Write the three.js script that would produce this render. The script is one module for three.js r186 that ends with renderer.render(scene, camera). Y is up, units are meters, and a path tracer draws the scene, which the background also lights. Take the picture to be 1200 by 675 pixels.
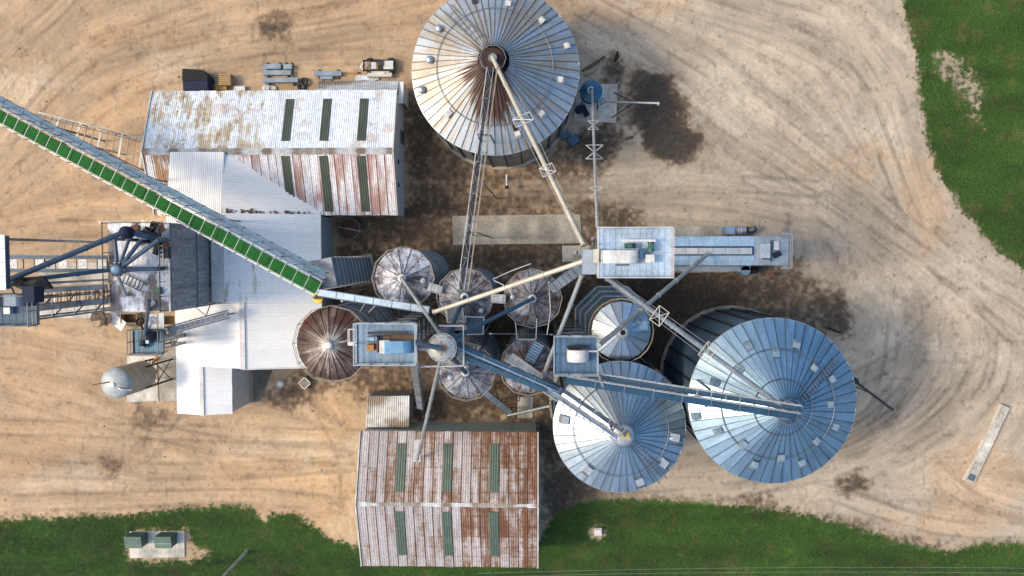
import * as THREE from 'three';
import { mergeGeometries, toCreasedNormals } from 'three/addons/utils/BufferGeometryUtils.js';

// ---------------------------------------------------------------- camera
const scene = new THREE.Scene();
const CAM_H = 80, FOCAL = 890;                       // metres above ground; focal length for a 1200 x 675 picture
const camera = new THREE.PerspectiveCamera(2 * Math.atan(337.5 / FOCAL) * 180 / Math.PI, 1200 / 675, 1, 6000);
camera.position.set(0, CAM_H, 0);
camera.up.set(0, 0, -1);
camera.lookAt(-25 / FOCAL * CAM_H, 0, 37.5 / FOCAL * CAM_H);
camera.updateMatrixWorld(true);

const renderer = new THREE.WebGLRenderer({ antialias: true });
renderer.setSize(1024, 576);
renderer.toneMapping = THREE.LinearToneMapping;
renderer.toneMappingExposure = 1.04;
renderer.shadowMap.enabled = true;

// ---------------------------------------------------------------- sun and sky
const SUN_EL = 44 * Math.PI / 180, SUN_AZ = 4 * Math.PI / 180;     // low in the west (-x), a touch south (+z)
const sunDir = new THREE.Vector3(-Math.cos(SUN_EL) * Math.cos(SUN_AZ), Math.sin(SUN_EL), Math.cos(SUN_EL) * Math.sin(SUN_AZ));
const sun = new THREE.DirectionalLight(new THREE.Color().setRGB(1.0, 0.82, 0.60), 3.2);
sun.position.copy(sunDir).multiplyScalar(150);
sun.castShadow = true; sun.shadow.radius = 24; sun.shadow.mapSize.set(4096, 4096);
Object.assign(sun.shadow.camera, { left: -80, right: 80, top: 70, bottom: -70, near: 1, far: 400 });
scene.add(sun);
{
  const w = 512, h = 256, d = new Float32Array(w * h * 4);
  for (let j = 0; j < h; j++) for (let i = 0; i < w; i++) {
    const el = ((j + 0.5) / h - 0.5) * Math.PI, a = ((i + 0.5) / w - 0.5) * 2 * Math.PI;      // row 0 is the bottom
    const x = Math.cos(el) * Math.cos(a), y = Math.sin(el), z = Math.cos(el) * Math.sin(a);
    const c = Math.min(1, Math.max(-1, x * sunDir.x + y * sunDir.y + z * sunDir.z)), ang = Math.acos(c);
    const t = 1 - Math.exp(-Math.max(0, y) / 0.12);
    const hz = [0.34, 0.50, 0.70], ze = [0.06, 0.255, 0.57];
    const g1 = 2.7 * Math.exp(-Math.pow(ang / 0.66, 1.7)), g2 = 0.7 * Math.exp(-ang / 0.6);      // the veiled sun and the bright haze about it
    const k = (j * w + i) * 4;
    for (let q = 0; q < 3; q++) {
      let v = hz[q] + (ze[q] - hz[q]) * t;
      v += g1 * [1.0, 0.88, 0.72][q] + g2 * [1.0, 0.90, 0.78][q];
      if (y < 0) v = [0.34, 0.29, 0.23][q];
      d[k + q] = v;
    }
    d[k + 3] = 1;
  }
  const sky = new THREE.DataTexture(d, w, h, THREE.RGBAFormat, THREE.FloatType);
  sky.mapping = THREE.EquirectangularReflectionMapping; sky.magFilter = THREE.LinearFilter; sky.minFilter = THREE.LinearFilter;
  sky.wrapS = THREE.RepeatWrapping; sky.colorSpace = THREE.LinearSRGBColorSpace; sky.needsUpdate = true;
  scene.background = sky; scene.environment = sky;
}

// ---------------------------------------------------------------- helpers: numbers and noise
let seed = 20240;
function rnd() { seed = (seed + 0x6D2B79F5) | 0; let t = Math.imul(seed ^ (seed >>> 15), 1 | seed); t = (t + Math.imul(t ^ (t >>> 7), 61 | t)) ^ t; return ((t ^ (t >>> 14)) >>> 0) / 4294967296; }
const rr = (a, b) => a + (b - a) * rnd();
const clamp = (v, a = 0, b = 1) => v < a ? a : v > b ? b : v;
const lerp = (a, b, t) => a + (b - a) * t;
const sstep = (a, b, v) => { const t = clamp((v - a) / (b - a)); return t * t * (3 - 2 * t); };
const HT = new Float32Array(65536); for (let i = 0; i < 65536; i++) HT[i] = rnd();
const hash2 = (i, j) => HT[((i & 255) | ((j & 255) << 8))];
function vnoise(x, y) {
  const i = Math.floor(x), j = Math.floor(y), fx = x - i, fy = y - j, u = fx * fx * (3 - 2 * fx), v = fy * fy * (3 - 2 * fy);
  const a = hash2(i, j), b = hash2(i + 1, j), c = hash2(i, j + 1), d = hash2(i + 1, j + 1);
  return a + (b - a) * u + (c - a) * v + (a - b - c + d) * u * v;
}
function fbm(x, y, n = 4) { let s = 0, a = 0.5, t = 0; for (let k = 0; k < n; k++) { s += a * vnoise(x, y); t += a; a *= 0.5; x = x * 2.03 + 17.3; y = y * 2.03 + 9.1; } return s / t; }
const V = (x, y, z) => new THREE.Vector3(x, y, z);
// the point at height h that lies at (px, py) of the 1200 x 675 photograph: how the plan was surveyed
const camR = V(1, 0, 0).applyQuaternion(camera.quaternion), camU = V(0, 1, 0).applyQuaternion(camera.quaternion), camF = V(0, 0, -1).applyQuaternion(camera.quaternion);
function at(px, py, h = 0) {
  const d = camF.clone().addScaledVector(camR, (px - 600) / FOCAL).addScaledVector(camU, -(py - 337.5) / FOCAL);
  return camera.position.clone().addScaledVector(d, (h - CAM_H) / d.y);
}
const mpp = (h) => (CAM_H - h) / FOCAL;               // metres for one picture unit at height h

// ---------------------------------------------------------------- helpers: geometry
function prep(g) { const n = g.index ? g.toNonIndexed() : g; for (const k of Object.keys(n.attributes)) if (!['position', 'normal', 'uv', 'color'].includes(k)) n.deleteAttribute(k); if (!n.attributes.normal) n.computeVertexNormals(); return n; }
function metreUV(g) {                                  // uv in metres from the dominant axis of each face
  const p = g.attributes.position, uv = new Float32Array(p.count * 2), a = V(), b = V(), c = V(), n = V();
  for (let i = 0; i < p.count; i += 3) {
    a.fromBufferAttribute(p, i); b.fromBufferAttribute(p, i + 1); c.fromBufferAttribute(p, i + 2);
    n.copy(b).sub(a).cross(c.clone().sub(a)); const ax = Math.abs(n.x), ay = Math.abs(n.y), az = Math.abs(n.z);
    for (let k = 0; k < 3; k++) { const q = [a, b, c][k]; let u, v; if (ay >= ax && ay >= az) { u = q.x; v = q.z; } else if (ax >= az) { u = q.z; v = q.y; } else { u = q.x; v = q.y; } uv[(i + k) * 2] = u; uv[(i + k) * 2 + 1] = v; }
  }
  g.setAttribute('uv', new THREE.BufferAttribute(uv, 2)); return g;
}
function box(w, h, d, x = 0, y = 0, z = 0, ry = 0) { const g = new THREE.BoxGeometry(w, h, d); if (ry) g.rotateY(ry); g.translate(x, y, z); return g; }
const FRAME = (a, b) => {                              // x along a->b, z sideways and level, y up
  const x = b.clone().sub(a).normalize(), z = Math.abs(x.y) > 0.999 ? V(0, 0, 1) : V(x.x, 0, x.z).normalize().cross(V(0, 1, 0)).normalize(), y = z.clone().cross(x).normalize();
  return new THREE.Matrix4().makeBasis(x, y, z);
};
function beam(a, b, w, h, up = 0, side = 0) {          // box along a->b, w wide, h tall, shifted up and sideways
  const L = a.distanceTo(b), g = new THREE.BoxGeometry(L, h, w); g.translate(0, up, side);
  g.applyMatrix4(FRAME(a, b)); const m = a.clone().add(b).multiplyScalar(0.5); g.translate(m.x, m.y, m.z); return g;
}
function tube(a, b, r, seg = 10, r2 = r) {
  const L = a.distanceTo(b), g = new THREE.CylinderGeometry(r2, r, L, seg); const q = new THREE.Quaternion().setFromUnitVectors(V(0, 1, 0), b.clone().sub(a).normalize());
  g.applyQuaternion(q); const m = a.clone().add(b).multiplyScalar(0.5); g.translate(m.x, m.y, m.z); return g;
}
function pipe(pts, r, seg = 8, n = 24) { return new THREE.TubeGeometry(new THREE.CatmullRomCurve3(pts, false, 'centripetal'), n, r, seg, false); }
function cyl(r1, r2, h, x, y, z, seg = 24) { const g = new THREE.CylinderGeometry(r2, r1, h, seg); g.translate(x, y + h / 2, z); return g; }
function lathe(pts, x = 0, y = 0, z = 0, seg = 40) { const g = new THREE.LatheGeometry(pts.map(p => new THREE.Vector2(p[0], p[1])), seg); g.translate(x, y, z); return g; }
function prism(pts, y0, y1) {                          // plan outline (Vector3, x and z used) raised from y0 to y1
  const s = new THREE.Shape(pts.map(p => new THREE.Vector2(p.x, -p.z))), g = new THREE.ExtrudeGeometry(s, { depth: y1 - y0, bevelEnabled: true, bevelThickness: 0.015, bevelSize: 0.015, bevelOffset: -0.015, bevelSegments: 1 });
  g.rotateX(-Math.PI / 2); g.translate(0, y0, 0); return g;
}
function quadGrid(p00, p10, p01, p11, nu, nv, off) {   // bilinear sheet, uv 0..1, off(u, v) lifts along the normal
  const pos = [], uv = [], idx = [], n = p10.clone().sub(p00).cross(p01.clone().sub(p00)).normalize(); if (n.y < 0) n.negate();
  for (let j = 0; j <= nv; j++) for (let i = 0; i <= nu; i++) {
    const u = i / nu, v = j / nv, p = p00.clone().multiplyScalar((1 - u) * (1 - v)).addScaledVector(p10, u * (1 - v)).addScaledVector(p01, (1 - u) * v).addScaledVector(p11, u * v);
    if (off) p.addScaledVector(n, off(u, v)); pos.push(p.x, p.y, p.z); uv.push(u, v);
  }
  for (let j = 0; j < nv; j++) for (let i = 0; i < nu; i++) { const a = j * (nu + 1) + i; idx.push(a, a + 1, a + nu + 1, a + 1, a + nu + 2, a + nu + 1); }
  const g = new THREE.BufferGeometry(); g.setAttribute('position', new THREE.Float32BufferAttribute(pos, 3)); g.setAttribute('uv', new THREE.Float32BufferAttribute(uv, 2)); g.setIndex(idx); g.computeVertexNormals(); return g;
}

// ---------------------------------------------------------------- helpers: things and parts
const taken = {};
function numbered(n) { const k = taken[n] = (taken[n] ?? -1) + 1; return k ? n + '_' + String(k).padStart(3, '0') : n; }
function tag(o, label, category, group, kind) { if (label) o.userData.label = label; if (category) o.userData.category = category; if (group) o.userData.group = group; if (kind) o.userData.kind = kind; return o; }
function thing(name, label, category, base, group) { const o = new THREE.Group(); o.name = numbered(name); o.position.copy(base); scene.add(o); o.userData.base = undefined; delete o.userData.base; o.base = base.clone(); return tag(o, label, category, group); }
const SINGLE = new Set(['support_column', 'dunnage', 'hoop_post', 'kick_rail', 'leg', 'stand', 'step_wall', 'wall', 'chord', 'edge_rail', 'edge_strip', 'clamp', 'stripe', 'end_post', 'roof_stay', 'lip']);
function part(root, name, geoms, mat, parent = root, { keepUV = false, label } = {}) {   // geometries in world places -> one mesh under root
  if (Array.isArray(geoms) && geoms.length > 1 && SINGLE.has(name)) return geoms.map(g => part(root, name, g, mat, parent, { keepUV, label }))[0];   // loose pieces: one mesh each
  const list = (Array.isArray(geoms) ? geoms : [geoms]).map(prep); const g = list.length > 1 ? mergeGeometries(list) : list[0];
  g.translate(-root.base.x, -root.base.y, -root.base.z); if (!keepUV) metreUV(g);
  const m = new THREE.Mesh(g, mat); m.name = name; m.castShadow = m.receiveShadow = true; parent.add(m); if (label) m.userData.label = label; return m;
}
function setting(name, geoms, mat, keepUV) { const list = (Array.isArray(geoms) ? geoms : [geoms]).map(prep); const g = list.length > 1 ? mergeGeometries(list) : list[0]; if (!keepUV) metreUV(g); const m = new THREE.Mesh(g, mat); m.name = numbered(name); m.castShadow = m.receiveShadow = true; m.userData.kind = 'structure'; scene.add(m); return m; }

// ---------------------------------------------------------------- helpers: textures and materials
const s2l = c => c <= 0.04045 ? c / 12.92 : Math.pow((c + 0.055) / 1.055, 2.4);
function tex(w, h, fn, { srgb = true, rep = 1, repY = rep, mirror = true } = {}) {
  const d = new Uint8Array(w * h * 4);
  for (let j = 0; j < h; j++) for (let i = 0; i < w; i++) { const c = fn((i + 0.5) / w, (j + 0.5) / h), k = (j * w + i) * 4; d[k] = clamp(c[0]) * 255; d[k + 1] = clamp(c[1]) * 255; d[k + 2] = clamp(c[2]) * 255; d[k + 3] = 255; }
  const t = new THREE.DataTexture(d, w, h); t.wrapS = t.wrapT = mirror ? THREE.MirroredRepeatWrapping : THREE.RepeatWrapping; t.magFilter = THREE.LinearFilter; t.minFilter = THREE.LinearMipmapLinearFilter; t.generateMipmaps = true;
  t.colorSpace = srgb ? THREE.SRGBColorSpace : THREE.NoColorSpace; t.repeat.set(rep, repY); t.needsUpdate = true; return t;
}
const grey = (v) => [v, v, v];
const mix3 = (a, b, t) => [lerp(a[0], b[0], t), lerp(a[1], b[1], t), lerp(a[2], b[2], t)];
// shared wear maps, 4 m a side
const mottle = tex(512, 512, (u, v) => { const a = fbm(u * 6, v * 6, 5), b = fbm(u * 40 + 9, v * 40, 3); return grey(0.80 + 0.22 * (a - 0.5) + 0.16 * (b - 0.5)); }, { rep: 0.25 });
const mottleRough = tex(512, 512, (u, v) => grey(0.62 + 0.5 * (fbm(u * 9 + 3, v * 9, 5) - 0.5)), { srgb: false, rep: 0.25 });
const dirtyTex = tex(512, 512, (u, v) => { const a = fbm(u * 5, v * 5, 5), b = fbm(u * 34, v * 34 + 4, 3), s = sstep(0.50, 0.68, a + 0.18 * (b - 0.5)); const c = mix3([0.86, 0.87, 0.88], [0.52, 0.45, 0.38], s * 0.85); const k = 0.92 + 0.3 * (b - 0.5); return c.map(x => x * k); }, { rep: 0.22 });
const concreteTex = tex(512, 512, (u, v) => { const a = fbm(u * 5, v * 5, 5), b = fbm(u * 60, v * 60, 2), cr = Math.abs(fbm(u * 4 + 31, v * 4, 4) - 0.5) < 0.006 ? 0.75 : 1; const k = (0.82 + 0.42 * (a - 0.5) + 0.22 * (b - 0.5)) * cr; return [k, k * 0.985, k * 0.95]; }, { rep: 0.2 });
const fineBump = tex(256, 256, (u, v) => grey(fbm(u * 24, v * 24, 4)), { srgb: false, rep: 0.5 });
const C = (r, g, b) => new THREE.Color().setRGB(r, g, b);
function std(color, roughness, metalness, o = {}) { return new THREE.MeshStandardMaterial({ color, roughness, metalness, side: THREE.DoubleSide, ...o }); }
const M = {
  galv: std(C(0.74, 0.77, 0.80), 0.62, 0.85, { map: mottle, roughnessMap: mottleRough }),
  galvDark: std(C(0.30, 0.33, 0.37), 0.7, 0.7, { map: mottle, roughnessMap: mottleRough }),
  galvWall: std(C(0.52, 0.55, 0.58), 0.75, 0.75, { map: mottle, roughnessMap: mottleRough }),
  oldWall: std(C(0.60, 0.64, 0.68), 0.75, 0.35, { map: dirtyTex }),
  deck: std(C(0.52, 0.60, 0.68), 0.7, 0.45, { map: mottle, roughnessMap: mottleRough }),
  deckDark: std(C(0.15, 0.21, 0.29), 0.75, 0.6, { map: mottle }),
  rail: std(C(0.72, 0.73, 0.74), 0.55, 0.4, { map: mottle }),
  railDark: std(C(0.20, 0.22, 0.25), 0.6, 0.4, { map: mottle }),
  pipeCream: std(C(0.74, 0.68, 0.56), 0.5, 0.25, { map: mottle }),
  pipeGrey: std(C(0.60, 0.63, 0.64), 0.5, 0.55, { map: mottle }),
  pipeDark: std(C(0.13, 0.19, 0.26), 0.5, 0.4, { map: mottle }),
  blueSteel: std(C(0.07, 0.17, 0.27), 0.5, 0.4, { map: mottle }),
  blueLight: std(C(0.36, 0.52, 0.68), 0.5, 0.5, { map: mottle }),
  navy: std(C(0.010, 0.020, 0.060), 0.85, 0.0, { map: mottle }),
  black: std(C(0.008, 0.009, 0.012), 0.9, 0.0),
  blackMetal: std(C(0.05, 0.055, 0.06), 0.55, 0.4, { map: mottle }),
  white: std(C(0.84, 0.83, 0.81), 0.5, 0.0, { map: mottle }),
  cream: std(C(0.80, 0.75, 0.65), 0.5, 0.0, { map: mottle }),
  green: std(C(0.002, 0.13, 0.010), 0.9, 0.0, { map: mottle }),
  motorGreen: std(C(0.03, 0.10, 0.08), 0.5, 0.1),
  boxGreen: std(C(0.11, 0.19, 0.14), 0.55, 0.0, { map: mottle }),
  boxGreenPale: std(C(0.32, 0.46, 0.36), 0.55, 0.0, { map: mottle }),
  skylight: std(C(0.080, 0.100, 0.068), 0.35, 0.0, { map: mottle }),
  skylightBright: std(C(0.115, 0.165, 0.12), 0.35, 0.0, { map: mottle }),
  rust: std(C(0.22, 0.10, 0.05), 0.9, 0.1, { map: mottle }),
  rustDark: std(C(0.075, 0.035, 0.025), 0.9, 0.1, { map: mottle }),
  orange: std(C(0.55, 0.22, 0.05), 0.6, 0.0, { map: mottle }),
  yellow: std(C(0.75, 0.48, 0.03), 0.5, 0.0),
  tan: std(C(0.50, 0.38, 0.24), 0.8, 0.0, { map: mottle }),
  wood: std(C(0.52, 0.34, 0.16), 0.85, 0.0, { map: mottle }),
  woodDark: std(C(0.16, 0.10, 0.06), 0.9, 0.0, { map: mottle }),
  concrete: std(C(0.52, 0.50, 0.46), 0.92, 0.0, { map: concreteTex, bumpMap: fineBump, bumpScale: 0.01 }),
  concretePale: std(C(0.74, 0.72, 0.69), 0.9, 0.0, { map: concreteTex, bumpMap: fineBump, bumpScale: 0.01 }),
  concreteDark: std(C(0.25, 0.235, 0.21), 0.95, 0.0, { map: concreteTex, bumpMap: fineBump, bumpScale: 0.01 }),
  rubber: std(C(0.03, 0.03, 0.03), 0.9, 0.0),
};

// ================================================================ ground
const GX0 = -66, GX1 = 62, GZ0 = -36, GZ1 = 44, GW = 2048, GH = 1280;
const gpx = (px, py) => { const p = at(px, py, 0); return [(p.x - GX0) / (GX1 - GX0), (p.z - GZ0) / (GZ1 - GZ0)]; };
const GM = {};                                        // masks read back from drawn outlines
{
  const draw = (w, h, fn) => { const c = document.createElement('canvas'); c.width = w; c.height = h; const x = c.getContext('2d'); x.fillStyle = '#000'; x.fillRect(0, 0, w, h);
    const P = (px, py) => { const [u, v] = gpx(px, py); return [u * w, v * h]; };
    const poly = (pts, style) => { x.fillStyle = style; x.beginPath(); pts.forEach((p, i) => { const q = P(...p); i ? x.lineTo(...q) : x.moveTo(...q); }); x.closePath(); x.fill(); };
    const line = (pts, wd, style) => { x.strokeStyle = style; x.lineWidth = wd / (GX1 - GX0) * w; x.lineCap = x.lineJoin = 'round'; x.beginPath(); const q = pts.map(p => P(...p)); x.moveTo(...q[0]);
      for (let i = 1; i < q.length - 1; i++) x.quadraticCurveTo(q[i][0], q[i][1], (q[i][0] + q[i + 1][0]) / 2, (q[i][1] + q[i + 1][1]) / 2); x.lineTo(...q[q.length - 1]); x.stroke(); };
    const blob = (px, py, rx, ry, style) => { const [a, b] = P(px, py), [c2] = P(px + rx, py), [, d2] = P(px, py + ry); x.fillStyle = style; x.beginPath(); x.ellipse(a, b, c2 - a, d2 - b, 0, 0, 7); x.fill(); };
    fn({ x, poly, line, blob, w, h }); return x.getImageData(0, 0, w, h).data; };
  const w = 1024, h = 640;
  const soften = (d, w2, h2, r, times = 2) => { const t = new Float32Array(w2 * h2); for (let ch = 0; ch < 3; ch++) for (let n = 0; n < times; n++) { for (let j = 0; j < h2; j++) { let a = 0; for (let i = -r; i < w2; i++) { if (i + r < w2) a += d[(j * w2 + i + r) * 4 + ch]; if (i - r - 1 >= 0) a -= d[(j * w2 + i - r - 1) * 4 + ch]; if (i >= 0) t[j * w2 + i] = a / (2 * r + 1); } } for (let i = 0; i < w2; i++) { let a = 0; for (let j = -r; j < h2; j++) { if (j + r < h2) a += t[(j + r) * w2 + i]; if (j - r - 1 >= 0) a -= t[(j - r - 1) * w2 + i]; if (j >= 0) d[(j * w2 + i) * 4 + ch] = a / (2 * r + 1); } } } return d; };
  const pick = (d, w2, h2) => (u, v, ch = 0) => { const X = clamp(u * w2 - 0.5, 0, w2 - 1.001), Y = clamp(v * h2 - 0.5, 0, h2 - 1.001), i = X | 0, j = Y | 0, fx = X - i, fy = Y - j, k = (j * w2 + i) * 4 + ch;
    return (d[k] * (1 - fx) * (1 - fy) + d[k + 4] * fx * (1 - fy) + d[k + w2 * 4] * (1 - fx) * fy + d[k + w2 * 4 + 4] * fx * fy) / 255; };
  GM.grass = pick(soften(draw(w, h, ({ poly, blob }) => {
    poly([[1052, -120], [1060, 0], [1072, 45], [1083, 120], [1092, 175], [1104, 205], [1124, 235], [1150, 268], [1178, 297], [1210, 318], [1400, 420], [1400, -120]], '#f00');
    poly([[-120, 612], [0, 612], [60, 609], [150, 606], [212, 598], [272, 595], [299, 599], [304, 610], [311, 616], [320, 606], [346, 604], [371, 619], [388, 636], [422, 642], [632, 640], [652, 603], [690, 586], [740, 585], [800, 588], [860, 594], [930, 601], [1000, 620], [1050, 634], [1110, 649], [1150, 641], [1210, 640], [1400, 640], [1400, 800], [-120, 800]], '#f00');
    poly([[147, 622], [222, 616], [226, 640], [250, 642], [250, 655], [222, 660], [147, 660]], '#000');
    blob(288, 647, 8, 6, '#000'); blob(701, 624, 12, 12, '#000');
    const bare = [[1098, 62, 8, 11], [1107, 78, 13, 17], [1121, 70, 8, 9], [1124, 96, 10, 13], [1139, 88, 8, 12], [1134, 112, 10, 14], [1146, 128, 8, 16], [1150, 104, 9, 10], [1123, 143, 8, 6], [1150, 153, 10, 7], [1180, 78, 6, 5], [1190, 95, 7, 5], [1172, 126, 4, 5], [1075, 47, 4, 4], [1156, 78, 4, 5]];
    for (const b of bare) blob(b[0], b[1], b[2] * 1.5, b[3] * 1.4, '#a00');
    for (const b of bare) blob(b[0], b[1], b[2] * 1.3, b[3] * 1.25, '#640000');
    for (const b of bare) blob(b[0], b[1], b[2] * 0.7, b[3] * 0.7, '#280000');
  }), w, h, 5), w, h);
  const soil = draw(w, h, ({ poly, blob, line }) => {     // red: dark wet soil, and shade painted in among bins and by rusty shed, green: pale caliche, blue: orange sand
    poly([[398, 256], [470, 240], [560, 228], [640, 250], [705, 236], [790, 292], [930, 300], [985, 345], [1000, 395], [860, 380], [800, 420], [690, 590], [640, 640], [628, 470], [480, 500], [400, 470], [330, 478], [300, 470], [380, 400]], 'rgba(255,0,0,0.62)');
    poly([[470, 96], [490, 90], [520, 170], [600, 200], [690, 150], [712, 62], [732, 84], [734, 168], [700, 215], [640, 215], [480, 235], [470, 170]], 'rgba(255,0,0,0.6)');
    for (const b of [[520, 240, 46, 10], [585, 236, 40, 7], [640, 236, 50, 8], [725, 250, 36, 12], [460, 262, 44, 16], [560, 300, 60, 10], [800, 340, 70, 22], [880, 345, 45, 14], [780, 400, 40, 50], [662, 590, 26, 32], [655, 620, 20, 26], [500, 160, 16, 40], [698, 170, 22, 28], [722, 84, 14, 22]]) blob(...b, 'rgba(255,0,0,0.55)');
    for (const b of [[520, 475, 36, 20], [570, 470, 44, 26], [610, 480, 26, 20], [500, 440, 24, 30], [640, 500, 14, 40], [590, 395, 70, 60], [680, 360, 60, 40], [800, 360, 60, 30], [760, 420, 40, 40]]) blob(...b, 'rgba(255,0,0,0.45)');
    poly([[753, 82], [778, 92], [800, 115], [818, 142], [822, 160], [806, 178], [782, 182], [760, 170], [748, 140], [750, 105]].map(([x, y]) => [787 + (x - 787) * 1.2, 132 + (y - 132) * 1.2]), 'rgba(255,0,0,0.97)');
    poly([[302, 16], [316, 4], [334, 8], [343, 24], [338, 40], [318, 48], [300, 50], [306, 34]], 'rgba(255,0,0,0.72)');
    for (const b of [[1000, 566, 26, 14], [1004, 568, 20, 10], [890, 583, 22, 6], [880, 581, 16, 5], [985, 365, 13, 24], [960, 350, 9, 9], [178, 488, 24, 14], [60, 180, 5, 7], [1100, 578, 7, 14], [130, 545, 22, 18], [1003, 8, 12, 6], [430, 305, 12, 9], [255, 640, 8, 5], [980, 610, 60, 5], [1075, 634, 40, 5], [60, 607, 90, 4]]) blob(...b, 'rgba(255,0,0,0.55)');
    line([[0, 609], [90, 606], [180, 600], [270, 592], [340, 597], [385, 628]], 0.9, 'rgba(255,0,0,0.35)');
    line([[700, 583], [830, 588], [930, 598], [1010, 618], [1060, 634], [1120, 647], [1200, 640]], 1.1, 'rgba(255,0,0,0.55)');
    for (const b of [[1096, 408, 50, 9], [1100, 409, 40, 5], [1150, 422, 60, 7], [1150, 420, 60, 10], [1050, 395, 28, 12], [1000, 170, 60, 40], [930, 210, 60, 30], [860, 120, 70, 50], [1090, 330, 80, 30], [50, 105, 70, 22], [200, 80, 40, 24], [340, 530, 80, 14], [90, 560, 80, 16], [810, 200, 60, 8], [730, 210, 50, 7], [1052, 52, 10, 10], [120, 480, 5, 3], [86, 420, 18, 26]]) blob(...b, 'rgba(0,255,0,0.45)');
    for (const b of [[150, 140, 120, 60], [60, 240, 90, 40], [420, 8, 160, 18], [720, 10, 100, 14], [1000, 190, 80, 14], [160, 40, 60, 20], [60, 430, 60, 50], [340, 560, 90, 30], [370, 600, 40, 24], [1150, 560, 60, 40], [1130, 610, 80, 20], [395, 480, 30, 30], [1085, 240, 18, 60], [30, 520, 60, 40]]) blob(...b, 'rgba(0,0,255,0.5)');
  });
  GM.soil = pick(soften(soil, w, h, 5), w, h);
  const TR = [ // tracks the vehicles left, and the flow of the graded surface
    [[0, 500], [150, 505], [300, 510], [430, 512]], [[0, 545], [140, 552], [300, 548], [420, 540]], [[0, 585], [160, 582], [300, 575], [410, 590]],
    [[0, 450], [60, 470], [140, 492], [300, 525], [420, 530]], [[0, 160], [60, 90], [130, 40], [240, 0]], [[0, 220], [90, 150], [150, 100], [300, 55], [470, 30]], [[0, 60], [60, 20], [90, -20]],
    [[120, 60], [260, 30], [400, 10], [500, -10]], [[20, 270], [60, 260], [110, 262]], [[220, 78], [330, 60], [440, 56], [480, 70]],
    [[475, 212], [600, 216], [720, 216], [860, 214], [960, 222]], [[475, 224], [600, 226], [720, 226], [840, 232], [930, 250]],
    [[670, 20], [760, 70], [850, 140], [930, 195], [1010, 245], [1100, 305], [1210, 385]], [[700, 0], [820, 60], [930, 150], [1020, 220], [1120, 300], [1210, 350]], [[800, 0], [940, 40], [1020, 110], [1050, 190], [1080, 260]], [[740, -10], [900, 20], [1000, 80], [1035, 170], [1060, 240]], [[860, 0], [985, 20], [1045, 90], [1070, 180]],
    [[700, 60], [790, 120], [830, 170], [880, 205], [960, 240], [1040, 300]], [[920, 254], [960, 260], [985, 280], [996, 305], [990, 330]], [[962, 258], [960, 290], [968, 330], [990, 350], [1010, 365]], [[934, 250], [930, 290], [945, 340], [965, 365]],
    [[1150, 390], [1155, 430], [1130, 470], [1090, 505], [1030, 535], [950, 560], [850, 578]], [[1180, 400], [1182, 440], [1150, 485], [1100, 520], [1040, 550], [980, 575]], [[1100, 400], [1085, 440], [1050, 480], [1010, 510], [970, 530]], [[1040, 380], [1035, 440], [1015, 480]], [[1060, 390], [1060, 450], [1030, 500]],
    [[975, 575], [1010, 590], [1060, 605], [1120, 620], [1200, 620]], [[960, 572], [1010, 580], [1050, 600]], [[1100, 540], [1130, 580], [1200, 600]], [[640, 540], [720, 580], [800, 575]], [[990, 450], [1040, 430], [1090, 380]], [[380, 480], [410, 530], [410, 600]], [[1090, 300], [1150, 350], [1210, 410]], [[160, 480], [190, 500], [200, 480]], [[180, 470], [175, 500], [165, 530]]];
  for (const f of [0.60, 0.68, 0.76, 0.85, 0.92]) TR.push([[1150, 390], [1155, 430], [1130, 470], [1090, 505], [1030, 535], [950, 560], [850, 578]].map(([x, y]) => [925 + (x - 925) * f, 430 + (y - 430) * (f * 0.6 + 0.4)]));
  const fw = 128, fh = 80, fx = new Float32Array(fw * fh), fy = new Float32Array(fw * fh), segs = [];
  for (const t of TR) for (let i = 0; i + 1 < t.length; i++) { const a = gpx(...t[i]), b = gpx(...t[i + 1]), ax = a[0] * 128, ay = a[1] * 80, bx = b[0] * 128, by = b[1] * 80, an = Math.atan2(by - ay, bx - ax) * 2; segs.push([ax, ay, bx, by, Math.cos(an), Math.sin(an)]); }
  for (let j = 0; j < fh; j++) for (let i = 0; i < fw; i++) { let c = 0, s = 0; for (const [ax, ay, bx, by, cc, ss] of segs) { const dx = bx - ax, dy = by - ay, t = clamp(((i - ax) * dx + (j - ay) * dy) / (dx * dx + dy * dy)), qx = ax + dx * t - i, qy = ay + dy * t - j, wt = 1 / Math.pow(1.2 + qx * qx + qy * qy, 1.5); c += cc * wt; s += ss * wt; } const an = Math.atan2(s, c) / 2; fx[j * fw + i] = Math.cos(2 * an); fy[j * fw + i] = Math.sin(2 * an); }
  GM.flow = (u, v) => { const X = clamp(u * fw, 0, fw - 1.001), Y = clamp(v * fh, 0, fh - 1.001), i = X | 0, j = Y | 0, a = X - i, b = Y - j, k = j * fw + i, L = (f) => (f[k] * (1 - a) + f[k + 1] * a) * (1 - b) + (f[k + fw] * (1 - a) + f[k + fw + 1] * a) * b; return Math.atan2(L(fy), L(fx)) / 2; };
  const tw = 2048, th = 1280;
  GM.track = pick(soften(draw(tw, th, ({ line, x }) => { let k = 0; for (const t of TR) { for (const o of [-9, 9]) { for (const e of [-1.1, 1.1]) { const q = t.map(([a, b], i) => { const n = t[Math.min(i + 1, t.length - 1)], p = t[Math.max(i - 1, 0)], dx = n[0] - p[0], dy = n[1] - p[1], L = Math.hypot(dx, dy); return [a - dy / L * (o + e + (k % 5) * 2), b + dx / L * (o + e + (k % 5) * 2)]; }); line(q, 0.20, `rgba(255,0,0,${0.18 + 0.3 * rnd()})`); } } k++; } }), tw, th, 1, 2), tw, th);
}
const groundH = new Float32Array(GW * GH), groundTint = new Uint8Array(GW * GH * 4);
let isGrass;
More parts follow.
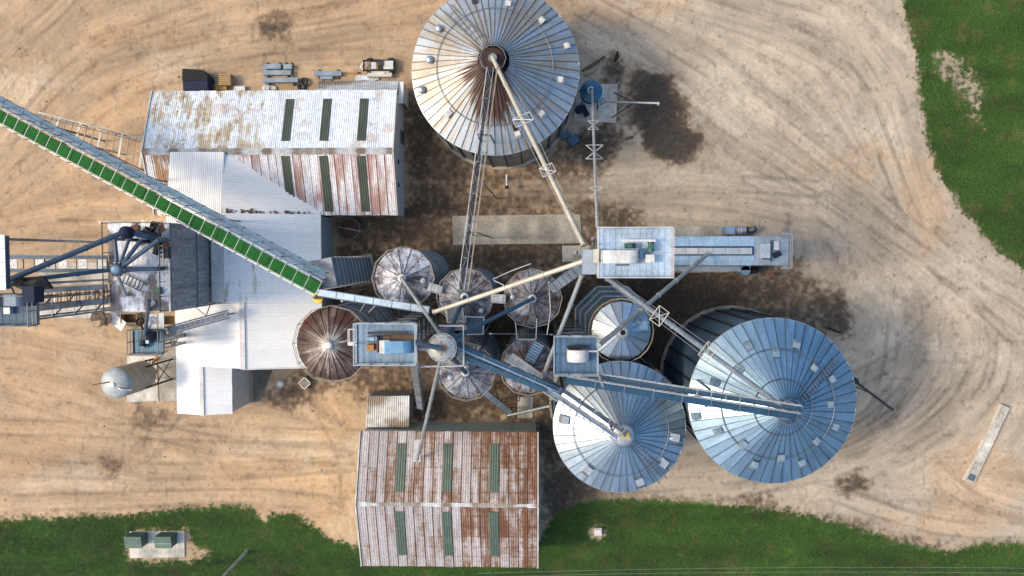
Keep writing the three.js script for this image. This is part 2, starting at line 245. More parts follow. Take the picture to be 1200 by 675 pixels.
{
  const N = GW * GH, white = new Float32Array(N); for (let i = 0; i < N; i++) white[i] = rnd();
  // streaks: noise smeared along the flow, once fine and once coarse
  const ang = new Float32Array(256 * 160); for (let j = 0; j < 160; j++) for (let i = 0; i < 256; i++) ang[j * 256 + i] = GM.flow((i + 0.5) / 256, (j + 0.5) / 160) + 0.5 * (fbm(i / 14, j / 14, 3) - 0.5);
  const lic = new Float32Array(N), lic2 = new Float32Array(N), lic3 = new Float32Array(512 * 320), low = new Float32Array(512 * 320); for (let i = 0; i < low.length; i++) low[i] = rnd();
  for (let j = 0; j < GH; j++) for (let i = 0; i < GW; i++) {
    const a = ang[(j >> 3) * 256 + (i >> 3)], c = Math.cos(a), s = Math.sin(a); let sum = 0, s2 = 0;
    for (let k = -20; k <= 20; k++) { const x = i + c * k, y = j + s * k, xi = x < 0 ? 0 : x >= GW ? GW - 1 : x | 0, yi = y < 0 ? 0 : y >= GH ? GH - 1 : y | 0; sum += white[yi * GW + xi]; }
    for (let k = -12; k <= 12; k++) { const x = (i + c * k * 5) / 4, y = (j + s * k * 5) / 4, xi = x < 0 ? 0 : x >= 512 ? 511 : x | 0, yi = y < 0 ? 0 : y >= 320 ? 319 : y | 0; s2 += low[yi * 512 + xi]; }
    lic[j * GW + i] = (sum / 41 - 0.5) * 4.6; lic2[j * GW + i] = (s2 / 25 - 0.5) * 4.0;
  }
  for (let j = 0; j < 320; j++) for (let i = 0; i < 512; i++) { const a = ang[(j >> 1) * 256 + (i >> 1)], c = Math.cos(a), s = Math.sin(a); let q = 0; for (let k = -9; k <= 9; k++) q += vnoise((i + c * k * 3.5) / 4.2 + 60, (j + s * k * 3.5) / 4.2); lic3[j * 512 + i] = (q / 19 - 0.5) * 5; }
  isGrass = (u, v) => { const X = u * 128, Z = v * 80, wx = (fbm(X * 0.9, Z * 0.9, 4) - 0.5) * 0.006, wy = (fbm(X * 0.9 + 40, Z * 0.9 + 7, 4) - 0.5) * 0.010; return GM.grass(u + wx, v + wy) + 0.55 * (fbm(X * 3.2 + 5, Z * 3.2, 5) - 0.5) + 0.25 * (hash2(Math.floor(X * 9), Math.floor(Z * 9)) - 0.5); };
  for (let j = 0; j < GH; j++) for (let i = 0; i < GW; i++) {
    const u = (i + 0.5) / GW, v = (j + 0.5) / GH, k = j * GW + i, X = u * 128, Z = v * 80;
    const wx = (fbm(X * 0.5, Z * 0.5, 5) - 0.5) * 0.014, wy = (fbm(X * 0.5 + 70, Z * 0.5 + 3, 5) - 0.5) * 0.022;
    const big = fbm(X * 0.09 + 3, Z * 0.09, 4), mid = fbm(X * 0.6 + 11, Z * 0.6, 4), fine = fbm(X * 3.1, Z * 3.1 + 5, 3), wn = white[k];
    let dampAndShade = GM.soil(u + wx, v + wy, 0), pale = GM.soil(u + wx * 2.2, v + wy * 2.2, 1), sand = GM.soil(u + wx * 3, v + wy * 3, 2);
    let tr = GM.track(u + wx * 0.05, v + wy * 0.05, 0) * sstep(0.30, 0.58, fbm(X * 0.35 + 50, Z * 0.35, 3));
    const east = sstep(0.40, 0.62, u + 0.12 * (big - 0.5));
    let c = mix3([0.640, 0.548, 0.445], [0.618, 0.566, 0.500], east);
    c = mix3(c, [0.650, 0.528, 0.405], clamp(sand * 0.85 + 0.35 * sstep(0.55, 0.72, mid) * (1 - east)));
    c = mix3(c, [0.720, 0.675, 0.610], clamp(pale * (0.55 + 0.9 * (fine - 0.3))));
    const l1 = lic[k], l2 = lic2[k]; const qx = Math.min(510, Math.max(0, u * 512 - 0.5)), qy = Math.min(318, Math.max(0, v * 320 - 0.5)), qi = qx | 0, qj = qy | 0, qa = qx - qi, qb = qy - qj, qk = qj * 512 + qi, l3 = (lic3[qk] * (1 - qa) + lic3[qk + 1] * qa) * (1 - qb) + (lic3[qk + 512] * (1 - qa) + lic3[qk + 513] * qa) * qb;
    let m = 1 + 0.075 * l1 + 0.09 * l2 + 0.15 * l3 + 0.10 * (mid - 0.5) + 0.12 * (fine - 0.5) + 0.18 * (big - 0.5) + 0.05 * (wn - 0.5) - 0.32 * tr;
    const clod = sstep(0.62, 0.74, fbm(X * 1.7 + 90, Z * 1.7, 4) + 0.06 * l2); m -= 0.10 * clod;
    c = [c[0] * m, c[1] * m, c[2] * m];
    const dn = fbm(X * 2.3 + 20, Z * 2.3, 6), dm = clamp(sstep(0.12, 0.88, dampAndShade + 0.9 * (dn - 0.5) * sstep(0.02, 0.25, dampAndShade) + 0.10 * (l1 + l2) * sstep(0.05, 0.3, dampAndShade)));
    const dk = mix3([0.325, 0.260, 0.200], [0.205, 0.185, 0.165], clamp(dampAndShade * 1.9 - 0.9)).map(q => q * (1 + 0.45 * (fine - 0.5) + 0.25 * l1 + 0.25 * (wn - 0.5)));
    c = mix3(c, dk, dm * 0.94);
    const gr = isGrass(u, v), ge = sstep(0.34, 0.66, gr);
    const gk = 1 + 0.7 * (mid - 0.5) + 0.5 * (fine - 0.5) + 0.5 * (fbm(X * 0.25, Z * 1.1, 3) - 0.5);
    c = mix3(c, [0.195 * gk, 0.285 * gk, 0.095 * gk], ge);
    const e = sstep(0.12, 0.4, gr) * (1 - ge) * sstep(0.4, 0.6, fine); c = mix3(c, [0.40, 0.36, 0.24], e * 0.6);
    groundTint[k * 4] = clamp(c[0]) * 255; groundTint[k * 4 + 1] = clamp(c[1]) * 255; groundTint[k * 4 + 2] = clamp(c[2]) * 255; groundTint[k * 4 + 3] = 255;
    groundH[k] = clamp(0.5 + 0.16 * l1 + 0.14 * l2 + 0.5 * (fine - 0.5) + 0.4 * (mid - 0.5) - 0.2 * tr + 0.2 * clod);
  }
  const finish = (t) => { t.wrapS = t.wrapT = THREE.MirroredRepeatWrapping; t.magFilter = THREE.LinearFilter; t.minFilter = THREE.LinearMipmapLinearFilter; t.generateMipmaps = true; t.needsUpdate = true; return t; };
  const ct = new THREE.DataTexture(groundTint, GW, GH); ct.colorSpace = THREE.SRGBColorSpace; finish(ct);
  const hb = new Uint8Array(N * 4); for (let k = 0; k < N; k++) { hb[k * 4] = hb[k * 4 + 1] = hb[k * 4 + 2] = groundH[k] * 255; hb[k * 4 + 3] = 255; }
  const ht = new THREE.DataTexture(hb, GW, GH); ht.colorSpace = THREE.NoColorSpace; finish(ht);
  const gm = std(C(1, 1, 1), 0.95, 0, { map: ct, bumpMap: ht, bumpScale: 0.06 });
  const R = 1500, g = new THREE.BufferGeometry(), pos = [], uv = [];
  for (const [x, z] of [[-R, -R], [-R, R], [R, -R], [R, R]]) { pos.push(x, 0, z); uv.push((x - GX0) / (GX1 - GX0), (z - GZ0) / (GZ1 - GZ0)); }
  g.setAttribute('position', new THREE.Float32BufferAttribute(pos, 3)); g.setAttribute('uv', new THREE.Float32BufferAttribute(uv, 2)); g.setIndex([0, 1, 2, 2, 1, 3]); g.computeVertexNormals();
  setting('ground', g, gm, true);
}
// grass tufts: real blades, one mass on either side
{
  const mk = (lean, hgt) => { const pos = [], nb = 7; for (let k = 0; k < nb; k++) { const a = k / nb * 6.283 + 0.3 * k, c = Math.cos(a), s = Math.sin(a), r0 = 0.02 + 0.03 * (k % 3), L = lean * (0.7 + 0.3 * ((k * 7) % 5) / 5), hh = hgt * (0.6 + 0.4 * ((k * 3) % 4) / 4), w = 0.022; pos.push(c * r0 - s * w, 0, s * r0 + c * w, c * r0 + s * w, 0, s * r0 - c * w, c * (r0 + L), hh, s * (r0 + L)); } const g = new THREE.BufferGeometry(); g.setAttribute('position', new THREE.Float32BufferAttribute(pos, 3)); g.computeVertexNormals(); return g; };
  const gmat = std(C(1, 1, 1), 0.85, 0, {}), geo = mk(0.16, 0.13), m4 = new THREE.Matrix4(), q = new THREE.Quaternion(), UP = V(0, 1, 0), col = new THREE.Color();
  const field = (name, label, n, u0, u1, v0, v1) => {
    const list = []; for (let t = 0; t < n * 3 && list.length < n; t++) { const u = rr(u0, u1), v = rr(v0, v1); if (isGrass(u, v) > rr(0.22, 0.62)) list.push([u, v]); }
    const im = new THREE.InstancedMesh(geo, gmat, list.length);
    list.forEach(([u, v], i) => { const x = GX0 + u * (GX1 - GX0), z = GZ0 + v * (GZ1 - GZ0), s = rr(0.6, 1.35); q.setFromAxisAngle(UP, rnd() * 6.283); m4.compose(V(x, 0, z), q, V(s, s * rr(0.7, 1.2), s)); im.setMatrixAt(i, m4);
      const k = (0.5 + 1.1 * fbm(x * 0.22, z * 0.7, 5)) * rr(0.75, 1.35), dry = sstep(0.60, 0.72, fbm(x * 0.8 + 9, z * 0.8, 3)) * 0.5; col.setRGB(lerp(0.034, 0.095, dry) * k, lerp(0.082, 0.095, dry) * k, lerp(0.011, 0.030, dry) * k); im.setColorAt(i, col); });
    im.name = name; im.castShadow = im.receiveShadow = true; scene.add(im); tag(im, label, 'grass', null, 'stuff');
  };
  field('grass', 'dark green grass field beyond the curved edge of the dirt yard, with a bare patch', 90000, 0.78, 1, 0, 0.62);
  field('grass_001', 'strip of dark green mown grass along the near edge of the yard', 110000, 0, 1, 0.78, 1);
}
// slabs of concrete lying in the yard, each a real step above the dirt
function slab(pts, mat, top = 0.06) { return setting('concrete_slab', prism(pts.map(p => at(p[0], p[1], top)), 0.004, top), mat); }
slab([[530, 253], [680, 251], [682, 285], [531, 287]], M.concrete, 0.08);
slab([[659, 288], [698, 287], [698, 306], [659, 307]], M.concretePale, 0.10);
slab([[676, 100], [724, 98], [722, 144], [673, 141]], M.concretePale, 0.12);
slab([[702, 266], [853, 265], [853, 319], [702, 321]], M.concrete, 0.10);
slab([[149, 417], [183, 417], [186, 470], [149, 471]], M.concretePale, 0.08);
slab([[187, 402], [208, 402], [208, 470], [188, 470]], M.concrete, 0.07);
slab([[46, 309], [127, 307], [127, 332], [46, 335]], M.concrete, 0.07);
slab([[40, 358], [165, 357], [165, 372], [40, 373]], M.concretePale, 0.07);
slab([[296, 431], [320, 431], [306, 469], [297, 472]], M.concreteDark, 0.07);
slab([[607, 465], [625, 465], [624, 490], [606, 490]], M.concretePale, 0.09);
slab([[152, 623], [216, 622.5], [216.5, 653], [152, 654]], M.concretePale, 0.13);

// ================================================================ sheet roofs and walls
// one row of profiled sheets between an eave line and a ridge line; every sheet is a mesh of its own
function sheets(root, name, eL, eR, rL, rR, n, mat, { ribs = 4, ribH = 0.03, tone = () => 1, jit = 0.03, parent = root, cut } = {}) {
  const L = (a, b, t) => a.clone().lerp(b, t), out = [];
  for (let i = 0; i < n; i++) {
    const u0 = i / n, u1 = (i + 1) / n, k = rr(-jit, jit), slope = rL.clone().sub(eL).normalize(), lift = rr(0, 0.012) + (i % 2) * 0.004;
    const p00 = L(eL, eR, u0).addScaledVector(slope, k), p10 = L(eL, eR, u1).addScaledVector(slope, k), p01 = L(rL, rR, u0), p11 = L(rL, rR, u1);
    let g = quadGrid(p00, p10, p01, p11, ribs * 4, 2, (u, v) => lift + ([0, 0, 1, 1][Math.round(u * ribs * 4) % 4]) * ribH);
    const uv = g.attributes.uv; for (let q = 0; q < uv.count; q++) uv.setX(q, u0 + uv.getX(q) * (u1 - u0));
    const t = tone((i + 0.5) / n), c = new Float32Array(uv.count * 3).fill(t); g.setAttribute('color', new THREE.BufferAttribute(c, 3));
    out.push(part(root, name, g, mat, parent, { keepUV: true }));
  }
  return out;
}
function skylight(root, eL, eR, rL, rR, u0, u1, v0, v1, mat) {
  const P = (u, v) => eL.clone().lerp(eR, u).lerp(rL.clone().lerp(rR, u), v), g = quadGrid(P(u0, v0), P(u1, v0), P(u0, v1), P(u1, v1), 16, 1, (u) => 0.05 + [0, 0, 1, 1][Math.round(u * 16) % 4] * 0.03);
  return part(root, 'skylight', g, mat);
}
function vquad(pts) { const g = new THREE.BufferGeometry(), pos = [], f = THREE.ShapeUtils.triangulateShape; const a = pts; for (let i = 1; i + 1 < a.length; i++) pos.push(a[0].x, a[0].y, a[0].z, a[i].x, a[i].y, a[i].z, a[i + 1].x, a[i + 1].y, a[i + 1].z); g.setAttribute('position', new THREE.Float32BufferAttribute(pos, 3)); g.setAttribute('uv', new THREE.Float32BufferAttribute(new Float32Array(pos.length / 3 * 2), 2)); g.computeVertexNormals(); return g; }
const ribWallTex = tex(256, 256, (u, v) => { const r = (u * 8) % 1, k = 0.86 + (r < 0.22 ? -0.05 : 0) + 0.14 * (fbm(u * 10, v * 5, 4) - 0.5); return grey(k); }, { rep: 0.5, mirror: false });
const wallWhite = std(C(0.90, 0.92, 0.94), 0.6, 0.1, { map: ribWallTex }), wallBlue = std(C(0.62, 0.72, 0.78), 0.6, 0.2, { map: ribWallTex }), wallGreen = std(C(0.60, 0.70, 0.63), 0.65, 0.1, { map: ribWallTex });
function gableShed(root, { xL, xR, zN, zR, zS, hN, hS, hR, wall, open }) {        // walls of a shed with its ridge along x, set in under the eaves
  const i = 0.16, d = 0.1; const t = 0.12;
  part(root, 'wall', box(xR - xL - 2 * i, hN - t, 0.1, (xL + xR) / 2, (hN - t) / 2, zN + i + 0.05), wall);
  part(root, 'wall', box(xR - xL - 2 * i, hS - t, 0.1, (xL + xR) / 2, (hS - t) / 2, zS - i - 0.05), wall);
  for (const [x, s] of [[xL + i, 1], [xR - i, -1]]) {
    const sh = new THREE.Shape([new THREE.Vector2(-(zN + i + 0.11), 0), new THREE.Vector2(-(zN + i + 0.11), hN - t), new THREE.Vector2(-zR, hR - t), new THREE.Vector2(-(zS - i - 0.11), hS - t), new THREE.Vector2(-(zS - i - 0.11), 0)]);
    const g = new THREE.ExtrudeGeometry(sh, { depth: 0.1, bevelEnabled: false }); g.rotateY(Math.PI / 2); g.translate(x - 0.05, 0, 0); part(root, 'gable_wall', g, wall);
  }
}

// ---------------------------------------------------------------- the long shed beside the pallets
const shedTexN = tex(1024, 256, (u, v) => {
  const a = fbm(u * 60, v * 3.2, 4), b = fbm(u * 9 + 4, v * 5, 4), f = fbm(u * 160, v * 30, 3), west = 1 - sstep(0.40, 0.56, u + 0.1 * (b - 0.5)), n = u * 30, hs = hash2(Math.floor(n), 7);
  let c = mix3([0.86, 0.88, 0.905], [0.80, 0.83, 0.86], a); const dirt = sstep(0.47, 0.66, 0.55 * a + 0.45 * b + 0.06 * (hs - 0.5)) * west;
  c = mix3(c, [0.66, 0.58, 0.46], dirt * 0.8); const lich = sstep(0.50, 0.74, 0.6 * fbm(u * 44 + 50, v * 4 + 2, 5) + 0.4 * fbm(u * 120, v * 26, 3)) * west; c = mix3(c, [0.52, 0.44, 0.28], lich * 0.7);
  const r2 = sstep(0.60, 0.75, fbm(u * 14, v * 6 + 30, 4)); c = mix3(c, [0.66, 0.56, 0.50], r2 * 0.35); return c.map(q => q * (0.9 + 0.25 * f));
});
const shedTexS = tex(1024, 256, (u, v) => {
  const n = u * 30, hs = hash2(Math.floor(n), 31), a = fbm(u * 70, v * 3, 4), b = fbm(u * 12 + 4, v * 4, 4), f = fbm(u * 160, v * 40, 3), seam = Math.min(n % 1, 1 - n % 1);
  let c = [0.84, 0.84, 0.86]; c = mix3(c, [0.62, 0.46, 0.42], sstep(0.42, 0.72, 0.6 * a + 0.3 * b + 0.28 * (hs - 0.4)) * 0.8);
  const st = (1 - sstep(0.02, 0.13, seam)) * (hs > 0.35 ? 1 : 0.2) * (0.4 + 0.9 * fbm(u * 20, v * 6 + 9, 3)); c = mix3(c, [0.36, 0.20, 0.15], clamp(st) * 0.85);
  if (u < 0.13) c = mix3(c, [0.62, 0.44, 0.28], sstep(0.42, 0.6, a) * 0.8); return c.map(q => q * (0.88 + 0.25 * f));
});
const shedN = std(C(0.92, 0.92, 0.92), 0.6, 0.15, { map: shedTexN, vertexColors: true }), shedS = std(C(0.92, 0.92, 0.92), 0.65, 0.1, { map: shedTexS, vertexColors: true });
{
  const hE = 5, hR = 7.2, nw = at(179, 107.5, hE), ne = at(465, 104.5, hE), rw = at(167, 177, hR), re = at(462.5, 177.5, hR), se = at(462, 252, hE);
  const xL = (nw.x + rw.x) / 2, xR = (ne.x + re.x + se.x) / 3, zN = (nw.z + ne.z) / 2, zR = (rw.z + re.z) / 2, zS = se.z;
  const root = thing('long_shed', 'long metal shed with lichen stained white roof and six dark green skylights', 'shed', V((xL + xR) / 2, 0, zR));
  const a = V(xL, hE, zN), b = V(xR, hE, zN), c = V(xL, hR, zR), d = V(xR, hR, zR), e = V(xL, hE, zS), f = V(xR, hE, zS);
  sheets(root, 'roof_sheet', a, b, c, d, 30, shedN, { tone: () => rr(0.9, 1.04) });
  sheets(root, 'roof_sheet', e, f, c, d, 30, shedS, { tone: () => rr(0.84, 1.04) });
  const U = (px) => (at(px, 150, 6).x - xL) / (xR - xL);
  for (const px of [338, 382, 425.5]) { const u = U(px), w = 0.018; skylight(root, a, b, c, d, u - w, u + w, 0.15, 0.84, M.skylight); skylight(root, e, f, c, d, u - w, u + w, px < 350 ? 0.28 : 0.06, 0.93, M.skylight); }
  const cap = []; for (const s of [-1, 1]) cap.push(quadGrid(V(xL - 0.05, hR + 0.085, zR), V(xR + 0.05, hR + 0.085, zR), V(xL - 0.05, hR - 0.05, zR + s * 0.32), V(xR + 0.05, hR - 0.05, zR + s * 0.32), 1, 1));
  part(root, 'ridge_cap', cap, std(C(0.70, 0.70, 0.70), 0.6, 0.2, { map: dirtyTex }));
  for (const x of [xL - 0.06, xR + 0.06]) for (const z of [zN, zS]) part(root, 'barge_board', beam(V(x, hE + 0.03, z), V(x, hR + 0.03, zR), 0.10, 0.2), M.white);
  gableShed(root, { xL, xR, zN, zR, zS, hN: hE, hS: hE, hR, wall: wallWhite });
  for (const z of [zR + 0.6, zR + 2.9]) part(root, 'wall_vent', box(0.1, 0.5, 0.4, xR - 0.07, 3.6, z), M.blackMetal);
  part(root, 'door', box(0.08, 2.3, 1.3, xR - 0.08, 1.15, zR - 2.2), M.galvDark);
  // low lean-to against its far wall
  const q = thing('lean_to', 'low lean-to with pale ribbed roof against the far wall of the long shed', 'shed', at(420, 97, 0));
  const l0 = at(373, 95, 3), l1 = at(467, 95, 3), w0 = V(l0.x, 3.5, zN + 0.05), w1 = V(l1.x, 3.5, zN + 0.05);
  sheets(q, 'roof_sheet', l0, l1, w0, w1, 9, std(C(0.66, 0.68, 0.70), 0.6, 0.2, { map: dirtyTex, vertexColors: true }), { tone: () => rr(0.85, 1) });
  part(q, 'wall', box(l1.x - l0.x - 0.2, 2.85, 0.08, (l0.x + l1.x) / 2, 1.43, l0.z + 0.12), wallWhite);
  for (const x of [l0.x + 0.1, l1.x - 0.1]) part(q, 'wall', box(0.08, 2.85, zN - l0.z - 0.3, x, 1.43, (zN + l0.z) / 2 + 0.02), wallWhite);
  part(q, 'side_flap', [beam(V(l1.x + 0.25, 2.9, l0.z + 0.1), V(l1.x + 0.25, 3.3, zN + 1.0), 0.5, 0.06), box(0.06, 2.7, 2.0, l1.x + 0.48, 1.4, l0.z + 1.2)], wallWhite);
}

// ---------------------------------------------------------------- white warehouse with its wings
const whiteRoofTex = tex(512, 512, (u, v) => { const a = fbm(u * 8, v * 8, 4), f = fbm(u * 50, v * 50, 3); const k = 0.955 + 0.05 * (a - 0.5) + 0.05 * (f - 0.5); return [k, k * 0.995, k * 0.985]; });
const greyStainTex = tex(512, 512, (u, v) => { const a = fbm(u * 5, v * 30, 4), f = fbm(u * 40, v * 40, 3), s = sstep(0.55, 0.75, a) * sstep(0.35, 0.9, v) * (1 - sstep(0.3, 0.6, Math.abs(u - 0.62))); const k = 0.95 + 0.06 * (f - 0.5); return mix3([k, k, k], [0.62, 0.58, 0.50], clamp(s) * 0.6); });
const roofWhite = std(C(0.83, 0.83, 0.84), 0.5, 0.0, { map: whiteRoofTex, vertexColors: true }), roofWhite2 = std(C(0.80, 0.82, 0.84), 0.5, 0.0, { map: greyStainTex, vertexColors: true });
{
  const xE = at(376.5, 340, 5.1).x, xR = at(262, 320, 7.25).x, xS = at(285, 390, 6.75).x, xW = at(207, 430, 5).x, xV = at(237, 455, 5.68).x, xX = at(272, 455, 5.1).x;
  const z0 = at(262, 177.5, 7.25).z, z1 = at(370, 251, 5.3).z, z2 = at(262, 355, 7).z, z3 = at(300, 431, 6.2).z, z4 = at(225, 485, 5.2).z;
  const root = thing('white_warehouse', 'large white metal-roofed warehouse with stepped wings beside the green conveyor', 'warehouse', V((xR + xE) / 2, 0, (z1 + z3) / 2));
  const o = { tone: () => rr(0.93, 1.02), ribs: 4, ribH: 0.032, jit: 0.012 };
  const E = (z, y = 0) => V(xE, 5.1 + y, z), R = (z, y = 0) => V(xR, 7.25 + y, z), S = (z, y = 0) => V(xS, 6.75 + y, z);
  sheets(root, 'roof_sheet', E(z0), E(z1), R(z0), R(z1), 6, roofWhite, o);
  sheets(root, 'roof_sheet', E(z1, 0.14), E(z2, 0.14), R(z1, 0.14), R(z2, 0.14), 9, roofWhite2, o);
  sheets(root, 'roof_sheet', E(z2, 0.14), E(z3, 0.14), S(z2, 0.14), S(z3, 0.14), 7, roofWhite, o);
  const W = (z) => V(xW, 5.05, z), t = (xV - xW) / (xS - xW), Vv = (z) => W(z).lerp(S(z, 0.14), t);
  sheets(root, 'roof_sheet', W(z2), W(z3), S(z2, 0.14), S(z3, 0.14), 7, roofWhite, o);
  sheets(root, 'roof_sheet', W(z3), W(z4), Vv(z3), Vv(z4), 5, roofWhite, o);
  const X = (z) => V(xX, 5.1, z); sheets(root, 'roof_sheet', X(z3), X(z4), Vv(z3), Vv(z4), 5, roofWhite, o);
  const b0 = at(200, 178, 7.45), b1 = at(262, 178, 7.45), b2 = at(195, 266, 6.75), b3 = at(259, 266, 6.75);
  sheets(root, 'roof_sheet', b2, b3, b0, b1, 7, roofWhite, o);
  part(root, 'step_wall', [beam(b1.clone().add(V(0.03, -0.45, 0)), b3.clone().add(V(0.03, -0.45, 0)), 0.06, 0.9), beam(b0.clone().add(V(-0.03, -0.5, 0)), b2.clone().add(V(-0.03, -0.5, 0)), 0.06, 1.0)], wallWhite);
  const caps = [beam(S(z2 - 0.05, 0.24), S(z3 + 0.05, 0.24), 0.5, 0.03), beam(Vv(z3).add(V(0, 0.09, 0)), Vv(z4 + 0.05).add(V(0, 0.09, 0)), 0.4, 0.03)]; part(root, 'ridge_cap', caps, M.white);
  part(root, 'ridge_flashing', beam(R(z1 + 0.2, 0.22).add(V(-0.5, 0, 0)), R(z2 - 0.1, 0.22).add(V(-0.5, 0, 0)), 1.2, 0.05), M.white);
  part(root, 'eave_trim', [beam(E(z1, 0.10).add(V(0.05, 0, 0)), E(z3, 0.10).add(V(0.05, 0, 0)), 0.08, 0.16), beam(S(z3 + 0.06, 0.16), E(z3 + 0.06, 0.16), 0.12, 0.06)], M.white);
  // walls
  part(root, 'wall', box(0.1, 4.95, z3 - z1 - 0.3, xE - 0.2, 2.48, (z1 + z3) / 2), wallBlue);
  part(root, 'wall', box(0.1, 6.9, z2 - z1 - 0.3, xR + 0.1, 3.45, (z1 + z2) / 2), wallWhite);
  part(root, 'wall', box(0.1, 4.8, z4 - z2 - 0.3, xW + 0.2, 2.4, (z2 + z4) / 2), wallWhite);
  part(root, 'wall', box(0.1, 4.9, z4 - z3 - 0.3, xX - 0.15, 2.45, (z3 + z4) / 2), std(C(0.66, 0.64, 0.62), 0.7, 0, { map: ribWallTex }));
  const gable = (pts, z) => { const g = new THREE.ExtrudeGeometry(new THREE.Shape(pts.map(p => new THREE.Vector2(...p))), { depth: 0.1, bevelEnabled: false }); g.translate(0, 0, z - 0.1); return g; };
  part(root, 'gable_wall', gable([[xX + 0.06, 0], [xE - 0.26, 0], [xE - 0.26, 4.98], [xS, 6.6], [xX + 0.06, 6.2]], z3 - 0.12), wallWhite);
  part(root, 'gable_wall', gable([[xW + 0.26, 0], [xX - 0.21, 0], [xX - 0.21, 4.95], [xV, 5.6], [xW + 0.26, 4.9]], z4 - 0.12), wallWhite);
  part(root, 'gable_wall', gable([[xR + 0.16, 0], [xE - 0.26, 0], [xE - 0.26, 4.9], [xR + 0.16, 7.0]], z1 + 0.22), wallWhite);
  // wind-blown litter against the step in the roof
  const lit = []; for (let i = 0; i < 46; i++) { const u = i < 26 ? rr(0, 0.35) : rr(0.3, 0.95), p = R(z1).lerp(E(z1), u); lit.push(box(rr(0.08, 0.35), 0.08, rr(0.06, 0.2), p.x, p.y + 0.09, p.z - rr(0.02, 0.22) * (u < 0.3 ? 1.6 : 0.8), rnd() * 3)); }
  part(root, 'leaf_litter', lit, M.woodDark).userData.kind = 'stuff';
}

// ---------------------------------------------------------------- rusty shed on the grass side
const rustTex = (sd) => tex(1024, 512, (u, v) => {
  const n = u * 19, cell = Math.floor(n), f = n - cell, seam = Math.min(f, 1 - f), hs = hash2(cell, sd), hs2 = hash2(cell, sd + 9), a = fbm(u * 44, v * 3 + sd, 4), b = fbm(u * 60 + sd, v * 34, 4), g = fbm(u * 160, v * 70, 3), r = fbm(u * 8, v * 6 + sd, 4);
  const row = Math.abs(((v * 6.0) % 1) - 0.5) > 0.42 ? 1 : 0, half = v > 0.5 ? hs2 : hs;
  const amt = sstep(-0.15, 1.05, u) * 0.54 + 0.55 * (half - 0.5) + 0.35 * (r - 0.5) + 0.12 * sstep(0.86, 0.95, u);
  const s = clamp(sstep(0.05, 0.95, amt * 0.9 + 0.6 * (b - 0.5) + 1.1 * (a - 0.5) + 0.12 * row + 0.04));
  let c = mix3([0.75, 0.74, 0.75], [0.60, 0.56, 0.56], a); c = mix3(c, mix3([0.50, 0.36, 0.255], [0.36, 0.20, 0.10], clamp(g * 1.3 - 0.2 + 0.8 * (amt - 0.4))), s * 0.95);
  const st = (1 - sstep(0.01, 0.10, seam)) * (0.25 + 0.9 * fbm(u * 30, v * 8 + sd, 3)); c = mix3(c, [0.25, 0.14, 0.10], clamp(st * 1.3) * 0.85); return c.map(q => q * (0.86 + 0.3 * g));
});
